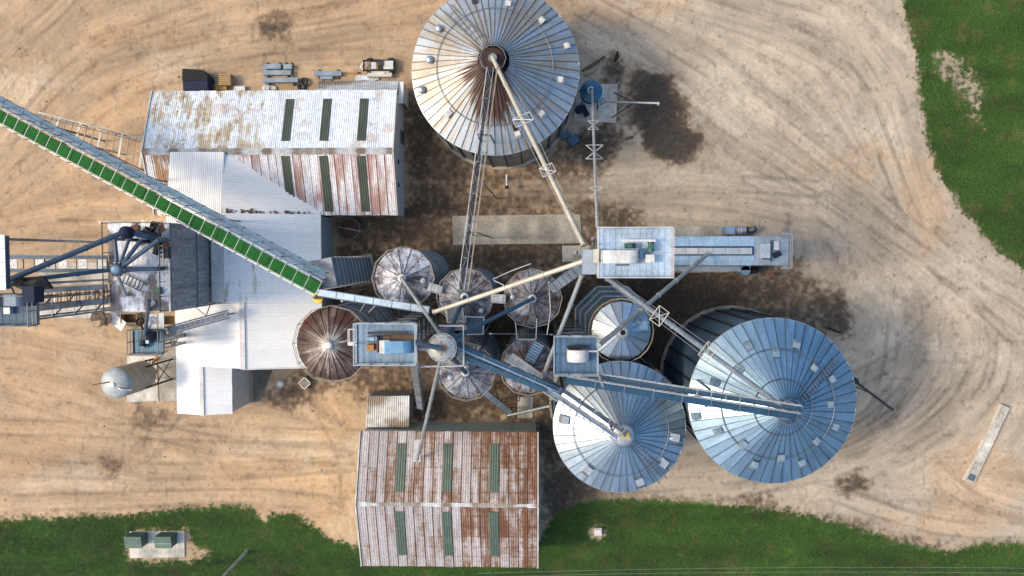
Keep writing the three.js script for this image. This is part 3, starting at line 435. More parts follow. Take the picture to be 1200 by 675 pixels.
{
  const hE = 5, hR = 7.3, z0 = at(525, 505.5, hE).z, zR = at(525, 592, hR).z, z2 = at(525, 664, hE).z, xL = (at(424, 505, hE).x + at(419, 592, hR).x + at(422, 663, hE).x) / 3, xR = (at(628.5, 505, hE).x + at(630.5, 592, hR).x + at(630, 663, hE).x) / 3;
  const root = thing('rusty_shed', 'metal shed with streaky red rust over its roof and six green skylights', 'shed', V((xL + xR) / 2, 0, zR));
  const a = V(xL, hE, z0), b = V(xR, hE, z0), c = V(xL, hR, zR), d = V(xR, hR, zR), e = V(xL, hE, z2), f = V(xR, hE, z2);
  sheets(root, 'roof_sheet', a, b, c, d, 19, std(C(0.95, 0.95, 0.95), 0.7, 0.08, { map: rustTex(3), vertexColors: true }), { tone: () => rr(0.84, 1.04) });
  sheets(root, 'roof_sheet', e, f, c, d, 19, std(C(0.92, 0.92, 0.92), 0.7, 0.08, { map: rustTex(17), vertexColors: true }), { tone: () => rr(0.84, 1.04) });
  const U = (px) => (at(px, 550, 6).x - xL) / (xR - xL);
  for (const px of [470, 524.5, 579]) { const u = U(px), w = 0.0265; skylight(root, a, b, c, d, u - w, u + w, 0.17, 0.83, M.skylightBright); skylight(root, e, f, c, d, u - w, u + w, 0.19, 0.9, M.skylightBright); }
  const cap = []; for (let i = 0; i < 16; i++) { const x0 = lerp(xL - 0.1, xR + 0.1, i / 16), x1 = lerp(xL - 0.1, xR + 0.1, (i + 1) / 16); for (const s of [-1, 1]) { const w = rr(0.15, 0.24); cap.push(quadGrid(V(x0, hR + 0.09, zR), V(x1, hR + 0.09, zR), V(x0, hR - 0.03, zR + s * w), V(x1, hR - 0.03, zR + s * (w + rr(-0.04, 0.04))), 1, 1)); } }
  part(root, 'ridge_cap', cap, std(C(0.90, 0.89, 0.89), 0.6, 0.0, { map: dirtyTex }));
  for (const x of [xL - 0.06, xR + 0.06]) for (const z of [z0, z2]) part(root, 'barge_board', beam(V(x, hE + 0.03, z), V(x, hR + 0.03, zR), 0.12, 0.2), M.white);
  gableShed(root, { xL, xR, zN: z0, zR, zS: z2, hN: hE, hS: hE, hR, wall: wallGreen });
  part(root, 'spout_patch', quadGrid(...[[484, 541], [493, 541], [485, 515], [492, 515]].map(p => { const q = at(p[0], p[1], 6.2), k = (q.z - z0) / (zR - z0); return at(p[0], p[1], lerp(hE, hR, k) + 0.11); }), 1, 1), M.white);
  const q = thing('annex', 'small flat annex with white ribbed roof at the corner of the rusty shed', 'shed', at(455, 482, 0));
  const p0 = at(430, 464, 3.2), p1 = at(480, 464, 3.2), p2 = at(429, 503, 3.3), p3 = at(480, 503, 3.3); p2.y = p3.y = 3.45; p2.z = p3.z = z0 + 0.1 > p2.z ? p2.z : z0 - 0.02;
  sheets(q, 'roof_sheet', p0, p1, p2, p3, 5, std(C(0.82, 0.80, 0.76), 0.55, 0.05, { map: dirtyTex, vertexColors: true }), { tone: () => rr(0.9, 1), ribs: 4, ribH: 0.045 });
  part(q, 'wall', box(p1.x - p0.x - 0.2, 3.1, 0.1, (p0.x + p1.x) / 2, 1.55, p0.z + 0.1), std(C(0.4, 0.37, 0.33), 0.8, 0, { map: ribWallTex }));
  for (const x of [p0.x + 0.1, p1.x - 0.1]) part(q, 'wall', box(0.1, 3.1, p2.z - p0.z - 0.5, x, 1.55, (p0.z + p2.z) / 2), std(C(0.4, 0.37, 0.33), 0.8, 0, { map: ribWallTex }));
}

// ================================================================ round silos
const roofGalvTex = tex(1024, 1024, (u, v) => { const x = u * 2 - 1, y = v * 2 - 1, r = Math.hypot(x, y), a = Math.atan2(y, x), s = fbm(a * 22 + 200, r * 4, 4), f = fbm(u * 90, v * 90, 3), b = fbm(u * 7, v * 7, 4); const k = 0.86 + 0.20 * (s - 0.5) + 0.10 * (f - 0.5) + 0.12 * (b - 0.5); return [k, k, k]; });
const rustRoofTex = tex(1024, 1024, (u, v) => {
  const x = u * 2 - 1, y = v * 2 - 1, r = Math.hypot(x, y), a = Math.atan2(y, x), s = fbm(a * 26 + 200, r * 3, 4), fine = fbm(a * 60 + 300, r * 9, 3), f = fbm(u * 90, v * 90, 3), b = fbm(u * 7, v * 7, 4);
  const k = 0.86 + 0.18 * (s - 0.5) + 0.10 * (f - 0.5) + 0.14 * (b - 0.5); let c = mix3([k, k, k], [k * 0.92, k * 0.80, k * 0.68], 0.75 * sstep(0.42, 0.62, 0.6 * s + 0.4 * fbm(u * 4 + 33, v * 4, 3)));
  const da = Math.abs(a - Math.PI / 2), reach = 0.37 + 0.58 * Math.exp(-Math.pow((a - 1.66) / 0.62, 2)) + 0.2 * Math.exp(-Math.pow((a - 2.9) / 0.5, 2)) + 0.08 * Math.exp(-Math.pow((a + 2.7) / 0.5, 2)) - 0.1 * (a > -1.2 && a < 0.6);
  const n = sstep(0.42, 0.62, 1.1 * (reach - r) + 0.5 * s + 0.25 * (fine - 0.5)); c = mix3(c, mix3([0.42, 0.27, 0.19], [0.25, 0.15, 0.11], fine), n * 0.93);
  if (r < 0.17 + 0.02 * f) c = [0.26 * (0.8 + 0.5 * f), 0.12 * (0.8 + 0.5 * f), 0.09 * (0.8 + 0.5 * f)]; return c;
});
const rustRoofMetal = tex(512, 512, (u, v) => { const x = u * 2 - 1, y = v * 2 - 1, r = Math.hypot(x, y), a = Math.atan2(y, x), s = fbm(a * 26 + 200, r * 3, 4), reach = 0.37 + 0.58 * Math.exp(-Math.pow((a - 1.66) / 0.62, 2)) + 0.2 * Math.exp(-Math.pow((a - 2.9) / 0.5, 2)) - 0.1 * (a > -1.2 && a < 0.6); const n = sstep(0.42, 0.62, 1.1 * (reach - r) + 0.5 * s); return [1, lerp(0.55, 1, n), lerp(1, 0.1, n)]; }, { srgb: false });
const oldRoofTex = (sd, bright, rusty) => tex(512, 512, (u, v) => {                // dust, grime and rust of the small bins
  const x = u * 2 - 1, y = v * 2 - 1, r = Math.hypot(x, y), a = Math.atan2(y, x), s = fbm(a * 9 + 60 + sd, r * 5, 4), b = fbm(u * 6 + sd, v * 6, 5), f = fbm(u * 40 + sd, v * 40, 4);
  let c = mix3([0.88, 0.89, 0.92].map(q => q * bright), [0.40, 0.39, 0.41], sstep(0.40, 0.72, 0.5 * b + 0.3 * s + 0.25 * f)); const n = sstep(0.60 - 0.12 * rusty, 0.78 - 0.1 * rusty, 0.6 * fbm(u * 7 + sd * 3, v * 7 + 8, 4) + 0.4 * f); c = mix3(c, [0.36, 0.22, 0.17], n * 0.8); const sp = fbm(u * 80 + sd, v * 80, 2); return c.map(q => q * (0.42 + 0.7 * f + 0.45 * sp));
});
function coneSpot(s, px, py, off = 0) { let h = s.he + 1; let p; for (let i = 0; i < 8; i++) { p = at(px, py, h); const r = Math.hypot(p.x - s.x, p.z - s.z); h = s.he + s.rise * (1 - Math.min(r, s.R) / s.R) + off; } return p; }
function corrugatedWall(s, y0, pitch = 0.42, amp = 0.035, seg = 56) { const pts = [], n = Math.round((s.he - y0) / pitch); for (let i = 0; i <= n * 4; i++) pts.push([s.R - 0.12 + amp * Math.sin(i / 4 * 2 * Math.PI), y0 + (s.he - y0 - 0.05) * i / (n * 4)]); return lathe(pts, s.x, 0, s.z, seg); }
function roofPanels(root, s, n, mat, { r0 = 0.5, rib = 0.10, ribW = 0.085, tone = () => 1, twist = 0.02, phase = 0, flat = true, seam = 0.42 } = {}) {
  const da = 2 * Math.PI / n;
  for (let i = 0; i < n; i++) {
    const a0 = phase + i * da, tw = rr(-twist, twist), pos = [], uv = [], idx = [], rows = [[r0, s.he + s.rise * (1 - r0 / s.R)], [s.R + 0.1, s.he - s.rise * 0.1 / s.R]];
    const cols = [[0, 0], [1, 1], [2, 1], [3, 0], [4, 0]];
    rows.forEach(([r, y]) => cols.forEach(([k, up]) => {
      const w = Math.min(0.3 * da, ribW / r), w2 = w * 0.35, an = [0, w2, w - w2, w, da][k] + a0, rad = flat ? r : r, x = rad * Math.cos(an), z = rad * Math.sin(an), yy = y + up * rib + (k === 4 ? tw * r / s.R : 0) + (k === 3 ? -tw * r / s.R : 0);
      pos.push(x, yy, z); uv.push(0.5 + x / (2 * s.R + 0.3), 0.5 + z / (2 * s.R + 0.3));
    }));
    for (let k = 0; k < 4; k++) idx.push(k, k + 1, k + 5, k + 1, k + 6, k + 5);
    const g = new THREE.BufferGeometry(); g.setAttribute('position', new THREE.Float32BufferAttribute(pos, 3)); g.setAttribute('uv', new THREE.Float32BufferAttribute(uv, 2)); g.setIndex(idx);
    const f = g.toNonIndexed(); f.computeVertexNormals(); const tn = tone(a0), cl = new Float32Array(f.attributes.position.count * 3).fill(tn); cl.fill(tn * seam, 0, 3 * 18); f.setAttribute('color', new THREE.BufferAttribute(cl, 3));   // rib faces of the standing seam coloured darker
    const m = new THREE.Mesh(f, mat); m.name = 'roof_panel'; m.castShadow = m.receiveShadow = true; root.add(m);
  }
}
function ventHood(p, s, big = 1) {                      // gooseneck roof vent: box with a sloped hood, facing down the roof
  const a = Math.atan2(p.z - s.z, p.x - s.x), sh = new THREE.Shape([[0, -0.25], [0.62, -0.45], [0.62, 0.02], [0.42, 0.30], [0, 0.30]].map(q => new THREE.Vector2(q[0] * big, q[1] * big)));
  const g = new THREE.ExtrudeGeometry(sh, { depth: 0.5 * big, bevelEnabled: true, bevelSize: 0.03, bevelThickness: 0.03, bevelSegments: 1 }); g.translate(-0.3 * big, 0, -0.25 * big); g.rotateY(-a); g.translate(p.x, p.y + 0.05, p.z); return g;
}
function ventCap(p, r = 0.3) { return lathe([[0.18, -0.3], [0.18, 0.28], [r, 0.26], [r, 0.40], [r * 0.7, 0.52], [0.001, 0.56]], p.x, p.y, p.z, 14); }
function roofLadder(root, a, b, w, name, mat, step = 0.45) {
  const L = part(root, name, [beam(a, b, 0.07, 0.07, 0.18, -w / 2), beam(a, b, 0.07, 0.07, 0.18, w / 2)], mat), n = Math.round(a.distanceTo(b) / step), side = V(b.x - a.x, 0, b.z - a.z).normalize().cross(V(0, 1, 0)).multiplyScalar(w / 2);
  for (let i = 1; i < n; i++) { const p = a.clone().lerp(b, i / n).add(V(0, 0.2, 0)); part(root, 'rung', beam(p.clone().sub(side), p.clone().add(side), 0.06, 0.05), mat, L); }
  return L;
}
function makeSilo({ name, label, ex, ey, rpx, he, slope = 0.577, n, mat, hub, wallMat, stiff = 0, rings = [0.36, 0.68], group, plinth = true, pitch, opts = {} }) {
  const c = at(ex, ey, he), R = rpx * mpp(he), s = { x: c.x, z: c.z, he, R, rise: R * slope };
  const root = thing(name, label, 'silo', V(s.x, 0, s.z), group); root.spec = s;
  if (plinth) part(root, 'foundation', cyl(R + 0.25, R + 0.25, 0.25, s.x, 0, s.z, 48), M.concrete);
  part(root, 'wall', corrugatedWall(s, 0.2, pitch), wallMat);
  for (let i = 0; i < stiff; i++) { const a = i / stiff * 6.283; part(root, 'wall_stiffener', box(0.12, he - 0.4, 0.14, s.x + Math.cos(a) * (R - 0.03), he / 2, s.z + Math.sin(a) * (R - 0.03), -a), M.blackMetal); }
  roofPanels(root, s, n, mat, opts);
  for (const k of rings) { const r = k * R, y = he + s.rise * (1 - k) + 0.12, t = new THREE.TorusGeometry(r, 0.035, 5, 64); t.rotateX(Math.PI / 2); t.translate(s.x, y, s.z); part(root, 'roof_ring', t, M.galvDark); }
  const e = new THREE.TorusGeometry(R + 0.1, 0.05, 6, 64); e.rotateX(Math.PI / 2); e.translate(s.x, he - 0.1, s.z); part(root, 'eave_ring', e, M.galv);
  const y1 = he + s.rise * (1 - hub / R); part(root, 'hub_cap', [lathe([[hub + 0.06, y1 - 0.1], [hub + 0.06, y1 + 0.2], [hub - 0.1, y1 + 0.34], [0.3, y1 + 0.42], [0.001, y1 + 0.42]], s.x, 0, s.z, 24)], opts.hubMat || M.galv);
  s.top = y1 + 0.42; return root;
}
const siloRoof = (tint, rough) => std(tint, rough, 0.95, { map: roofGalvTex, vertexColors: true });
M.siloWallBlue = std(C(0.20, 0.31, 0.42), 0.6, 0.55, { map: mottle, roughnessMap: mottleRough });
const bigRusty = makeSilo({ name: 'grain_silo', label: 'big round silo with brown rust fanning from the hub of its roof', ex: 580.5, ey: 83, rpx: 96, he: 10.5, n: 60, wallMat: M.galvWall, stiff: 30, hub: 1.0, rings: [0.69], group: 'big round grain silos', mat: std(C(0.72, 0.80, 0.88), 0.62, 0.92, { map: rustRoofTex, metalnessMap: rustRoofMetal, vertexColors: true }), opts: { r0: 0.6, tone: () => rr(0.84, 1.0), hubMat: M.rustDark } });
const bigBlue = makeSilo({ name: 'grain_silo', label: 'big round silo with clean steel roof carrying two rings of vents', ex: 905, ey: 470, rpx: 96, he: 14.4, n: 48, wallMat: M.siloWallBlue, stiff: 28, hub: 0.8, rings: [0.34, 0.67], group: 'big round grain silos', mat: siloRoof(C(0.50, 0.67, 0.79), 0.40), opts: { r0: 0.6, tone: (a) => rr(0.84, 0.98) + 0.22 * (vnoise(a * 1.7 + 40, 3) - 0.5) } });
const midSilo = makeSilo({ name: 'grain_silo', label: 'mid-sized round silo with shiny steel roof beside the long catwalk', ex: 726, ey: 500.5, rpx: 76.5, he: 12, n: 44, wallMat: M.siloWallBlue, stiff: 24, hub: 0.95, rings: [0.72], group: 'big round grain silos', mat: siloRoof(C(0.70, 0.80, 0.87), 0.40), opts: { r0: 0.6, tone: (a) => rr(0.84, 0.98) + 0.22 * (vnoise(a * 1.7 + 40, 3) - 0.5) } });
M.ventBlue = std(C(0.34, 0.46, 0.56), 0.5, 0.4, { map: mottle });
{
  let s = bigRusty.spec;
  for (const [x, y] of [[515, 34.5], [504, 71], [495, 106]]) part(bigRusty, 'roof_vent', ventCap(coneSpot(s, x, y), 0.34), M.galv);
  for (const [x, y] of [[526, 133.5], [596, 4], [635.5, 24], [665, 54], [657.7, 94], [635.5, 134], [556, 1], [607, 158]]) part(bigRusty, 'roof_vent', ventHood(coneSpot(s, x, y), s, 0.9), x === 556 ? M.blackMetal : M.white);
  roofLadder(bigRusty, coneSpot(s, 566, 50), coneSpot(s, 524, 10), 0.9, 'roof_ladder', M.galvDark, 0.8);
  part(bigRusty, 'rust_plate', quadGrid(coneSpot(s, 600, 147, 0.12), coneSpot(s, 605, 146, 0.12), coneSpot(s, 605, 162, 0.12), coneSpot(s, 610, 160, 0.12), 1, 1), M.rustDark);
  const y = s.top; part(bigRusty, 'hub_walkway', [...Array(10)].map((_, i) => { const a = i * 0.628, b = a + 0.628, r = 1.12; return beam(V(s.x + r * Math.cos(a), y + 0.25, s.z + r * Math.sin(a)), V(s.x + r * Math.cos(b), y + 0.25, s.z + r * Math.sin(b)), 0.06, 0.06); }), M.galvDark);
  part(bigRusty, 'fill_collar', cyl(0.42, 0.36, 0.5, s.x, y, s.z, 16), M.galvDark);
  s = bigBlue.spec;
  for (const [x, yy] of [[876.6, 404.7], [908.6, 413], [933, 403], [953.7, 430], [975, 443], [973, 473], [979, 500], [956.6, 517], [939.5, 542.6], [914.6, 536.6], [883.4, 544.4], [870, 520.6], [841, 505], [815, 487.5], [837.5, 447.7], [865.6, 431.7]]) part(bigBlue, 'roof_vent', ventHood(coneSpot(s, x, yy), s, 1.0), M.ventBlue);
  roofLadder(bigBlue, coneSpot(s, 938, 471.5), coneSpot(s, 980, 421), 0.55, 'roof_ladder', M.galvDark, 0.4);
  part(bigBlue, 'hub_rail', [...Array(12)].flatMap((_, i) => { const a = i * 0.5236, b = a + 0.5236, r = 1.05, P = (q, h) => V(s.x + r * Math.cos(q), s.top + h, s.z + r * Math.sin(q)); return [beam(P(a, 0.6), P(b, 0.6), 0.05, 0.05), beam(P(a, -0.5), P(a, 0.6), 0.05, 0.05)]; }), M.galvDark);
  // side unloading arm reaching out over the yard
  const arm = thing('unloading_auger', 'dark slim auger arm sticking out past the clean steel silo', 'auger', at(1000, 445, 0)); const a0 = at(1002, 447, 3.2), a1 = at(1047, 481, 4.2);
  part(arm, 'auger_tube', [tube(a0, a1, 0.13, 10)], M.blackMetal); part(arm, 'elbow', [box(0.6, 0.5, 0.5, a0.x, a0.y, a0.z, 0.5), tube(at(996, 439, 3.2), a0, 0.2)], M.blackMetal); const mid = a0.clone().lerp(a1, 0.45); part(arm, 'strut', [tube(mid, V(mid.x - 0.4, 0, mid.z - 0.3), 0.05, 6), tube(a0, V(a0.x - 0.1, 0, a0.z), 0.06, 6)], M.blackMetal);
  s = midSilo.spec;
  for (const [x, yy] of [[660.7, 491], [688, 551], [750, 565], [793, 512], [779, 543]]) part(midSilo, 'roof_vent', ventHood(coneSpot(s, x, yy), s, 1.35), M.galv);
  roofLadder(midSilo, coneSpot(s, 743, 520), coneSpot(s, 776, 562), 0.8, 'roof_ladder', M.galvDark, 0.45);
  part(midSilo, 'inlet_hatch', [box(0.8, 0.3, 0.55, s.x + 0.1, s.top + 0.1, s.z - 0.1, 0.5), box(0.35, 0.4, 0.7, s.x + 0.3, s.top + 0.15, s.z, 0.3)], M.inlet || (M.inlet = std(C(0.62, 0.50, 0.22), 0.6, 0, { map: mottle })));
}

// ---------------------------------------------------------------- slender old bins in the middle
M.railTan = std(C(0.42, 0.38, 0.33), 0.7, 0.3, { map: mottle });
function oldBin({ label, ex, ey, rpx, he = 14.6, n = 14, tex, slope = 0.5, caps = [], name = 'old_bin', tint = C(0.8, 0.8, 0.82), metal = 0.35 }) {
  const c = at(ex, ey, he), R = rpx * mpp(he), s = { x: c.x, z: c.z, he, R, rise: R * slope }, root = thing(name, label, 'silo', V(s.x, 0, s.z), 'slender old bins in the middle'); root.spec = s;
  part(root, 'wall', corrugatedWall(s, 0, 0.5, 0.05, 40), M.oldWall);
  for (let k = 1; k < 8; k++) { const t = new THREE.TorusGeometry(R - 0.06, 0.05, 5, 40); t.rotateX(Math.PI / 2); t.translate(s.x, he * k / 8, s.z); part(root, 'hoop', t, M.galvDark); }
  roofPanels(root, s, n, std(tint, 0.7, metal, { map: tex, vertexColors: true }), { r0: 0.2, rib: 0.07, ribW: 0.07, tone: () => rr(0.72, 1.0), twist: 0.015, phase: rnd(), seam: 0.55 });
  const top = he + s.rise * (1 - 0.3 / R); s.top = top + 0.35; part(root, 'roof_cap', lathe([[0.36, -0.12], [0.36, 0.25], [0.22, 0.35], [0.001, 0.36]], s.x, top, s.z, 16), M.white);
  const seg = 12, rail = [], rr2 = R + 0.18, P = (a, h) => V(s.x + rr2 * Math.cos(a), he + h, s.z + rr2 * Math.sin(a));
  for (let i = 0; i < seg; i++) { const a = i / seg * 6.2832, b = (i + 1) / seg * 6.2832; rail.push(beam(P(a, 0.9), P(b, 0.9), 0.05, 0.05), beam(P(a, 0.45), P(b, 0.45), 0.04, 0.04)); }
  const rl = part(root, 'guard_rail', rail, M.railTan); for (let i = 0; i < seg; i++) { const a = i / seg * 6.2832; part(root, 'rail_post', beam(P(a, -0.2), P(a, 0.9), 0.05, 0.05), M.railTan, rl); }
  for (const [x, y, r] of caps) { const p = coneSpot(s, x, y); part(root, 'roof_hatch', lathe([[r, -0.3], [r, 0.14], [r * 0.8, 0.24], [0.001, 0.27]], p.x, p.y, p.z, 16), M.rail); }
  return root;
}
const binDusty = oldBin({ label: 'wide old bin with brown dusty cone roof beside the white warehouse', ex: 391, ey: 402, rpx: 43, he: 14.2, n: 24, tex: tex(512, 512, (u, v) => { const x = u * 2 - 1, y = v * 2 - 1, r = Math.hypot(x, y), a = Math.atan2(y, x), s = fbm(a * 12 + 40, r * 2.5, 4), f = fbm(u * 40, v * 40, 4), b = fbm(u * 5 + 9, v * 5, 4); let c = mix3([0.62, 0.57, 0.55], [0.30, 0.22, 0.20], sstep(0.3, 0.7, 0.5 * s + 0.5 * b + 0.3 * (r - 0.5))); c = mix3(c, [0.40, 0.22, 0.16], sstep(0.56, 0.66, b) * 0.7 * sstep(0.4, 0.8, r)); c = mix3(c, [0.95, 0.92, 0.88], sstep(0.42, 0.12, r + 0.28 * (s - 0.5))); return c.map(q => q * (0.75 + 0.5 * f)); }), tint: C(0.85, 0.83, 0.82), metal: 0.15 });
const binGrey = oldBin({ label: 'pale grey old bin with a round hatch, nearest the round pit', ex: 474, ey: 325.5, rpx: 34, n: 14, tex: oldRoofTex(3, 1.05, 0), caps: [[496, 329, 0.26]], metal: 0.5 });
const binA = oldBin({ label: 'old bin with scuffed faceted roof under the long silo-to-bin conveyor', ex: 546, ey: 347, rpx: 31, tex: oldRoofTex(11, 0.9, 0.5), caps: [[564, 364, 0.24]] });
const binB = oldBin({ label: 'old bin with dark stained roof where the blue spout ends', ex: 624, ey: 349, rpx: 32, tex: oldRoofTex(23, 0.8, 0.6), caps: [[601, 348, 0.24]] });
const binC = oldBin({ label: 'old bin with grimy roof between the distributor and the rusty shed', ex: 547, ey: 434, rpx: 32, tex: oldRoofTex(37, 0.85, 0.3), caps: [[528, 442, 0.28], [547, 430, 0.24]] });
const binD = oldBin({ label: 'old bin with reddish roof carrying a blue box and walkway frame', ex: 619, ey: 429, rpx: 31, tex: oldRoofTex(51, 0.8, 1.0) });
{
  // link plates between the bin roofs
  for (const [x, y, h, r] of [[510, 338, 15.2, 0.3], [584, 350, 15.1, 0.06], [555, 376, 15.3, 0.0]]) { const p = at(x, y, h), o = thing('bin_bridge', ['small pale bridge plate between the pale grey bin and its scuffed neighbour', 'small pale bridge plate between scuffed bin and dark stained bin', 'small square plate on the tower frame above the distributor'][[0.3, 0.06, 0.0].indexOf(r)], 'walkway', V(p.x, 14, p.z));
    const w = r === 0 ? 0.6 : 1.25, d = r === 0 ? 0.6 : 0.72; part(o, 'plate', box(w, 0.08, d, p.x, h, p.z, -r), M.rail); part(o, 'kick_rail', [-1, 1].map(s => box(w, 0.14, 0.05, p.x + Math.sin(r) * 0, h + 0.1, p.z + s * d / 2, -r)), M.rail); part(o, 'bracket', [box(w * 0.8, 0.9, 0.08, p.x, h - 0.5, p.z, -r)], M.galvDark); }
  const q = at(626, 413, 16), o = thing('filter_box', 'blue ribbed filter box standing on the reddish old bin', 'machine', V(q.x, 15, q.z)); part(o, 'casing', box(0.9, 1.3, 1.75, q.x, 15.4, q.z, -0.5), M.blueLight);
  for (let i = -3; i <= 3; i++) part(o, 'fin', box(0.96, 0.06, 0.08, q.x + Math.sin(-0.5) * i * 0.24, 16.09, q.z + Math.cos(-0.5) * i * 0.24, -0.5), M.blueSteel);
}
// round pit by the warehouse corner
{
  const p = at(410, 268, 0), o = thing('round_pit', 'round concrete ring with dark inside on the soil by the warehouse', 'pit', p); part(o, 'ring', lathe([[1.22, 0], [1.22, 0.45], [1.05, 0.47], [1.02, 0.05]], p.x, 0, p.z, 36), M.concreteDark); part(o, 'floor', cyl(1.04, 1.04, 0.03, p.x, 0.02, p.z, 30), M.woodDark); part(o, 'crossbar', beam(V(p.x - 1.2, 0.5, p.z - 0.2), V(p.x + 1.3, 0.5, p.z + 0.3), 0.06, 0.05), M.rail);
}
// silver bin with stepped octagon round its foot
{
  const he = 11.5, c = at(728, 388, he), R = 33.5 * mpp(he), s = { x: c.x, z: c.z, he, R, rise: R * 0.52 }, root = thing('dryer_bin', 'small silver bin with stepped octagon steel skirt around it', 'silo', V(s.x, 0, s.z)); root.spec = s;
  const oct = (r, y0, y1, mat, nm) => { const g = new THREE.CylinderGeometry(r, r, y1 - y0, 8, 1); g.rotateY(Math.PI / 8); g.translate(s.x, (y0 + y1) / 2, s.z); part(root, nm, g, mat); };
  const SK = std(C(0.20, 0.29, 0.36), 0.6, 0.4, { map: mottle }); oct(4.0, 0, 3.6, SK, 'skirt_step'); oct(3.55, 3.6, 4.8, SK, 'skirt_step'); oct(3.1, 4.8, 6.0, SK, 'skirt_step');
  part(root, 'wall', corrugatedWall(s, 6.0, 0.42, 0.03, 48), M.tan);
  for (const [r, y] of [[4.0, 3.6], [3.55, 4.8], [3.1, 6.0]]) { const e = []; for (let i = 0; i < 8; i++) { const a = i * Math.PI / 4 + Math.PI / 8, b = a + Math.PI / 4; e.push(beam(V(s.x + r * Math.cos(a), y, s.z + r * Math.sin(a)), V(s.x + r * Math.cos(b), y, s.z + r * Math.sin(b)), 0.12, 0.14)); } part(root, 'skirt_edge', e, M.rail); }
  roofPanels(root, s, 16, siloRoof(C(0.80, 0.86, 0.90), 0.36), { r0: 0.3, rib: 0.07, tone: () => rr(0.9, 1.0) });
  const y = he + s.rise * 0.78; part(root, 'hub_cap', lathe([[0.62, -0.1], [0.62, 0.18], [0.35, 0.3], [0.24, 0.3]], s.x, y, s.z, 24), M.rail); part(root, 'inlet', cyl(0.24, 0.24, 0.1, s.x, y + 0.16, s.z, 16), M.black);
  const rp = []; for (let i = 0; i < 20; i++) { const a = i / 20 * 6.283, b = (i + 1) / 20 * 6.283, r = R + 0.35; rp.push(beam(V(s.x + r * Math.cos(a), he - 0.2, s.z + r * Math.sin(a)), V(s.x + r * Math.cos(b), he - 0.2, s.z + r * Math.sin(b)), 0.1, 0.08)); } part(root, 'eave_rail', rp, M.tan);
  const v = coneSpot(s, 752, 381); part(root, 'roof_door', box(1.0, 0.16, 0.8, v.x, v.y + 0.05, v.z), M.blueLight); roofLadder(root, coneSpot(s, 744, 380), coneSpot(s, 758, 362), 0.5, 'roof_ladder', M.galvDark);
}

// ================================================================ catwalks, conveyors, spouts, elevators
// walkway: deck panels, rails and posts, each panel and post a mesh of its own
function catwalk(root, a, b, { w = 0.8, rails = [-1, 1], deck = M.deckDark, rail = M.rail, step = 1.6, rh = 1.0, postW = 0.05, deckH = 0.07 } = {}) {
  const L = a.distanceTo(b), n = Math.max(2, Math.round(L / step)), side = V(b.x - a.x, 0, b.z - a.z).normalize().cross(V(0, 1, 0)).normalize();
  for (let i = 0; i < n; i++) part(root, 'deck_panel', beam(a.clone().lerp(b, (i + 0.015) / n), a.clone().lerp(b, (i + 0.985) / n), w, deckH), deck);
  for (const s of rails) { const o = side.clone().multiplyScalar(s * (w / 2 + 0.03)), up = V(0, rh, 0), md = V(0, rh * 0.5, 0);
    const r = part(root, 'hand_rail', [beam(a.clone().add(o).add(up), b.clone().add(o).add(up), 0.055, 0.055), beam(a.clone().add(o).add(md), b.clone().add(o).add(md), 0.04, 0.04)], rail);
    for (let i = 0; i <= n; i++) { const p = a.clone().lerp(b, i / n).add(o); part(root, 'rail_post', beam(p, p.clone().add(up), postW, postW), rail, r); } }
}
// enclosed conveyor: lid segments with flanges
function conveyorBox(root, a, b, { w = 0.6, h = 0.6, seg = 2.4, mat = M.deckDark, lid = mat, flange = M.galvDark, name = 'housing_segment' } = {}) {
  const n = Math.max(1, Math.round(a.distanceTo(b) / seg));
  for (let i = 0; i < n; i++) { const p = a.clone().lerp(b, i / n), q = a.clone().lerp(b, (i + 1) / n), m = part(root, name, beam(p, q, w, h), lid); part(root, 'flange', beam(q.clone().lerp(p, 0.02), q.clone().lerp(p, -0.02), w + 0.1, h + 0.1), flange, m); }
}
function spout(label, pts, r, mat, { base, collar = true, name = 'grain_spout', group } = {}) {     // a long tube with collars where its lengths are bolted
  const a = pts[0], b = pts[pts.length - 1], o = thing(name, label, 'pipe', V(b.x, Math.max(0, b.y - 0.3), b.z), group || 'long grain spouts');
  for (let i = 0; i + 1 < pts.length; i++) { part(o, 'tube', tube(pts[i], pts[i + 1], r, 12), mat); if (collar) { const L = pts[i].distanceTo(pts[i + 1]), n = Math.max(1, Math.round(L / 3.2)); for (let k = 0; k <= n; k++) { const p = pts[i].clone().lerp(pts[i + 1], k / n), d = pts[i + 1].clone().sub(pts[i]).normalize().multiplyScalar(0.06); part(o, 'collar', tube(p.clone().sub(d), p.clone().add(d), r + 0.05, 12), mat); } } }
  return o;
}
function xBrace(o, p, w, h, mat, dirv) {                // light square truss frame clamped round a spout
  const d = dirv.clone().normalize(), s = V(d.x, 0, d.z).normalize().cross(V(0, 1, 0)).multiplyScalar(w / 2), f = d.clone().multiplyScalar(h / 2), c = [[-1, -1], [1, -1], [1, 1], [-1, 1]].map(([i, j]) => p.clone().addScaledVector(s, i).addScaledVector(f, j).add(V(0, 0.25, 0)));
  const g = []; for (let i = 0; i < 4; i++) g.push(beam(c[i], c[(i + 1) % 4], 0.06, 0.06)); g.push(beam(c[0], c[2], 0.05, 0.05), beam(c[1], c[3], 0.05, 0.05)); part(o, 'brace_frame', g, mat);
}
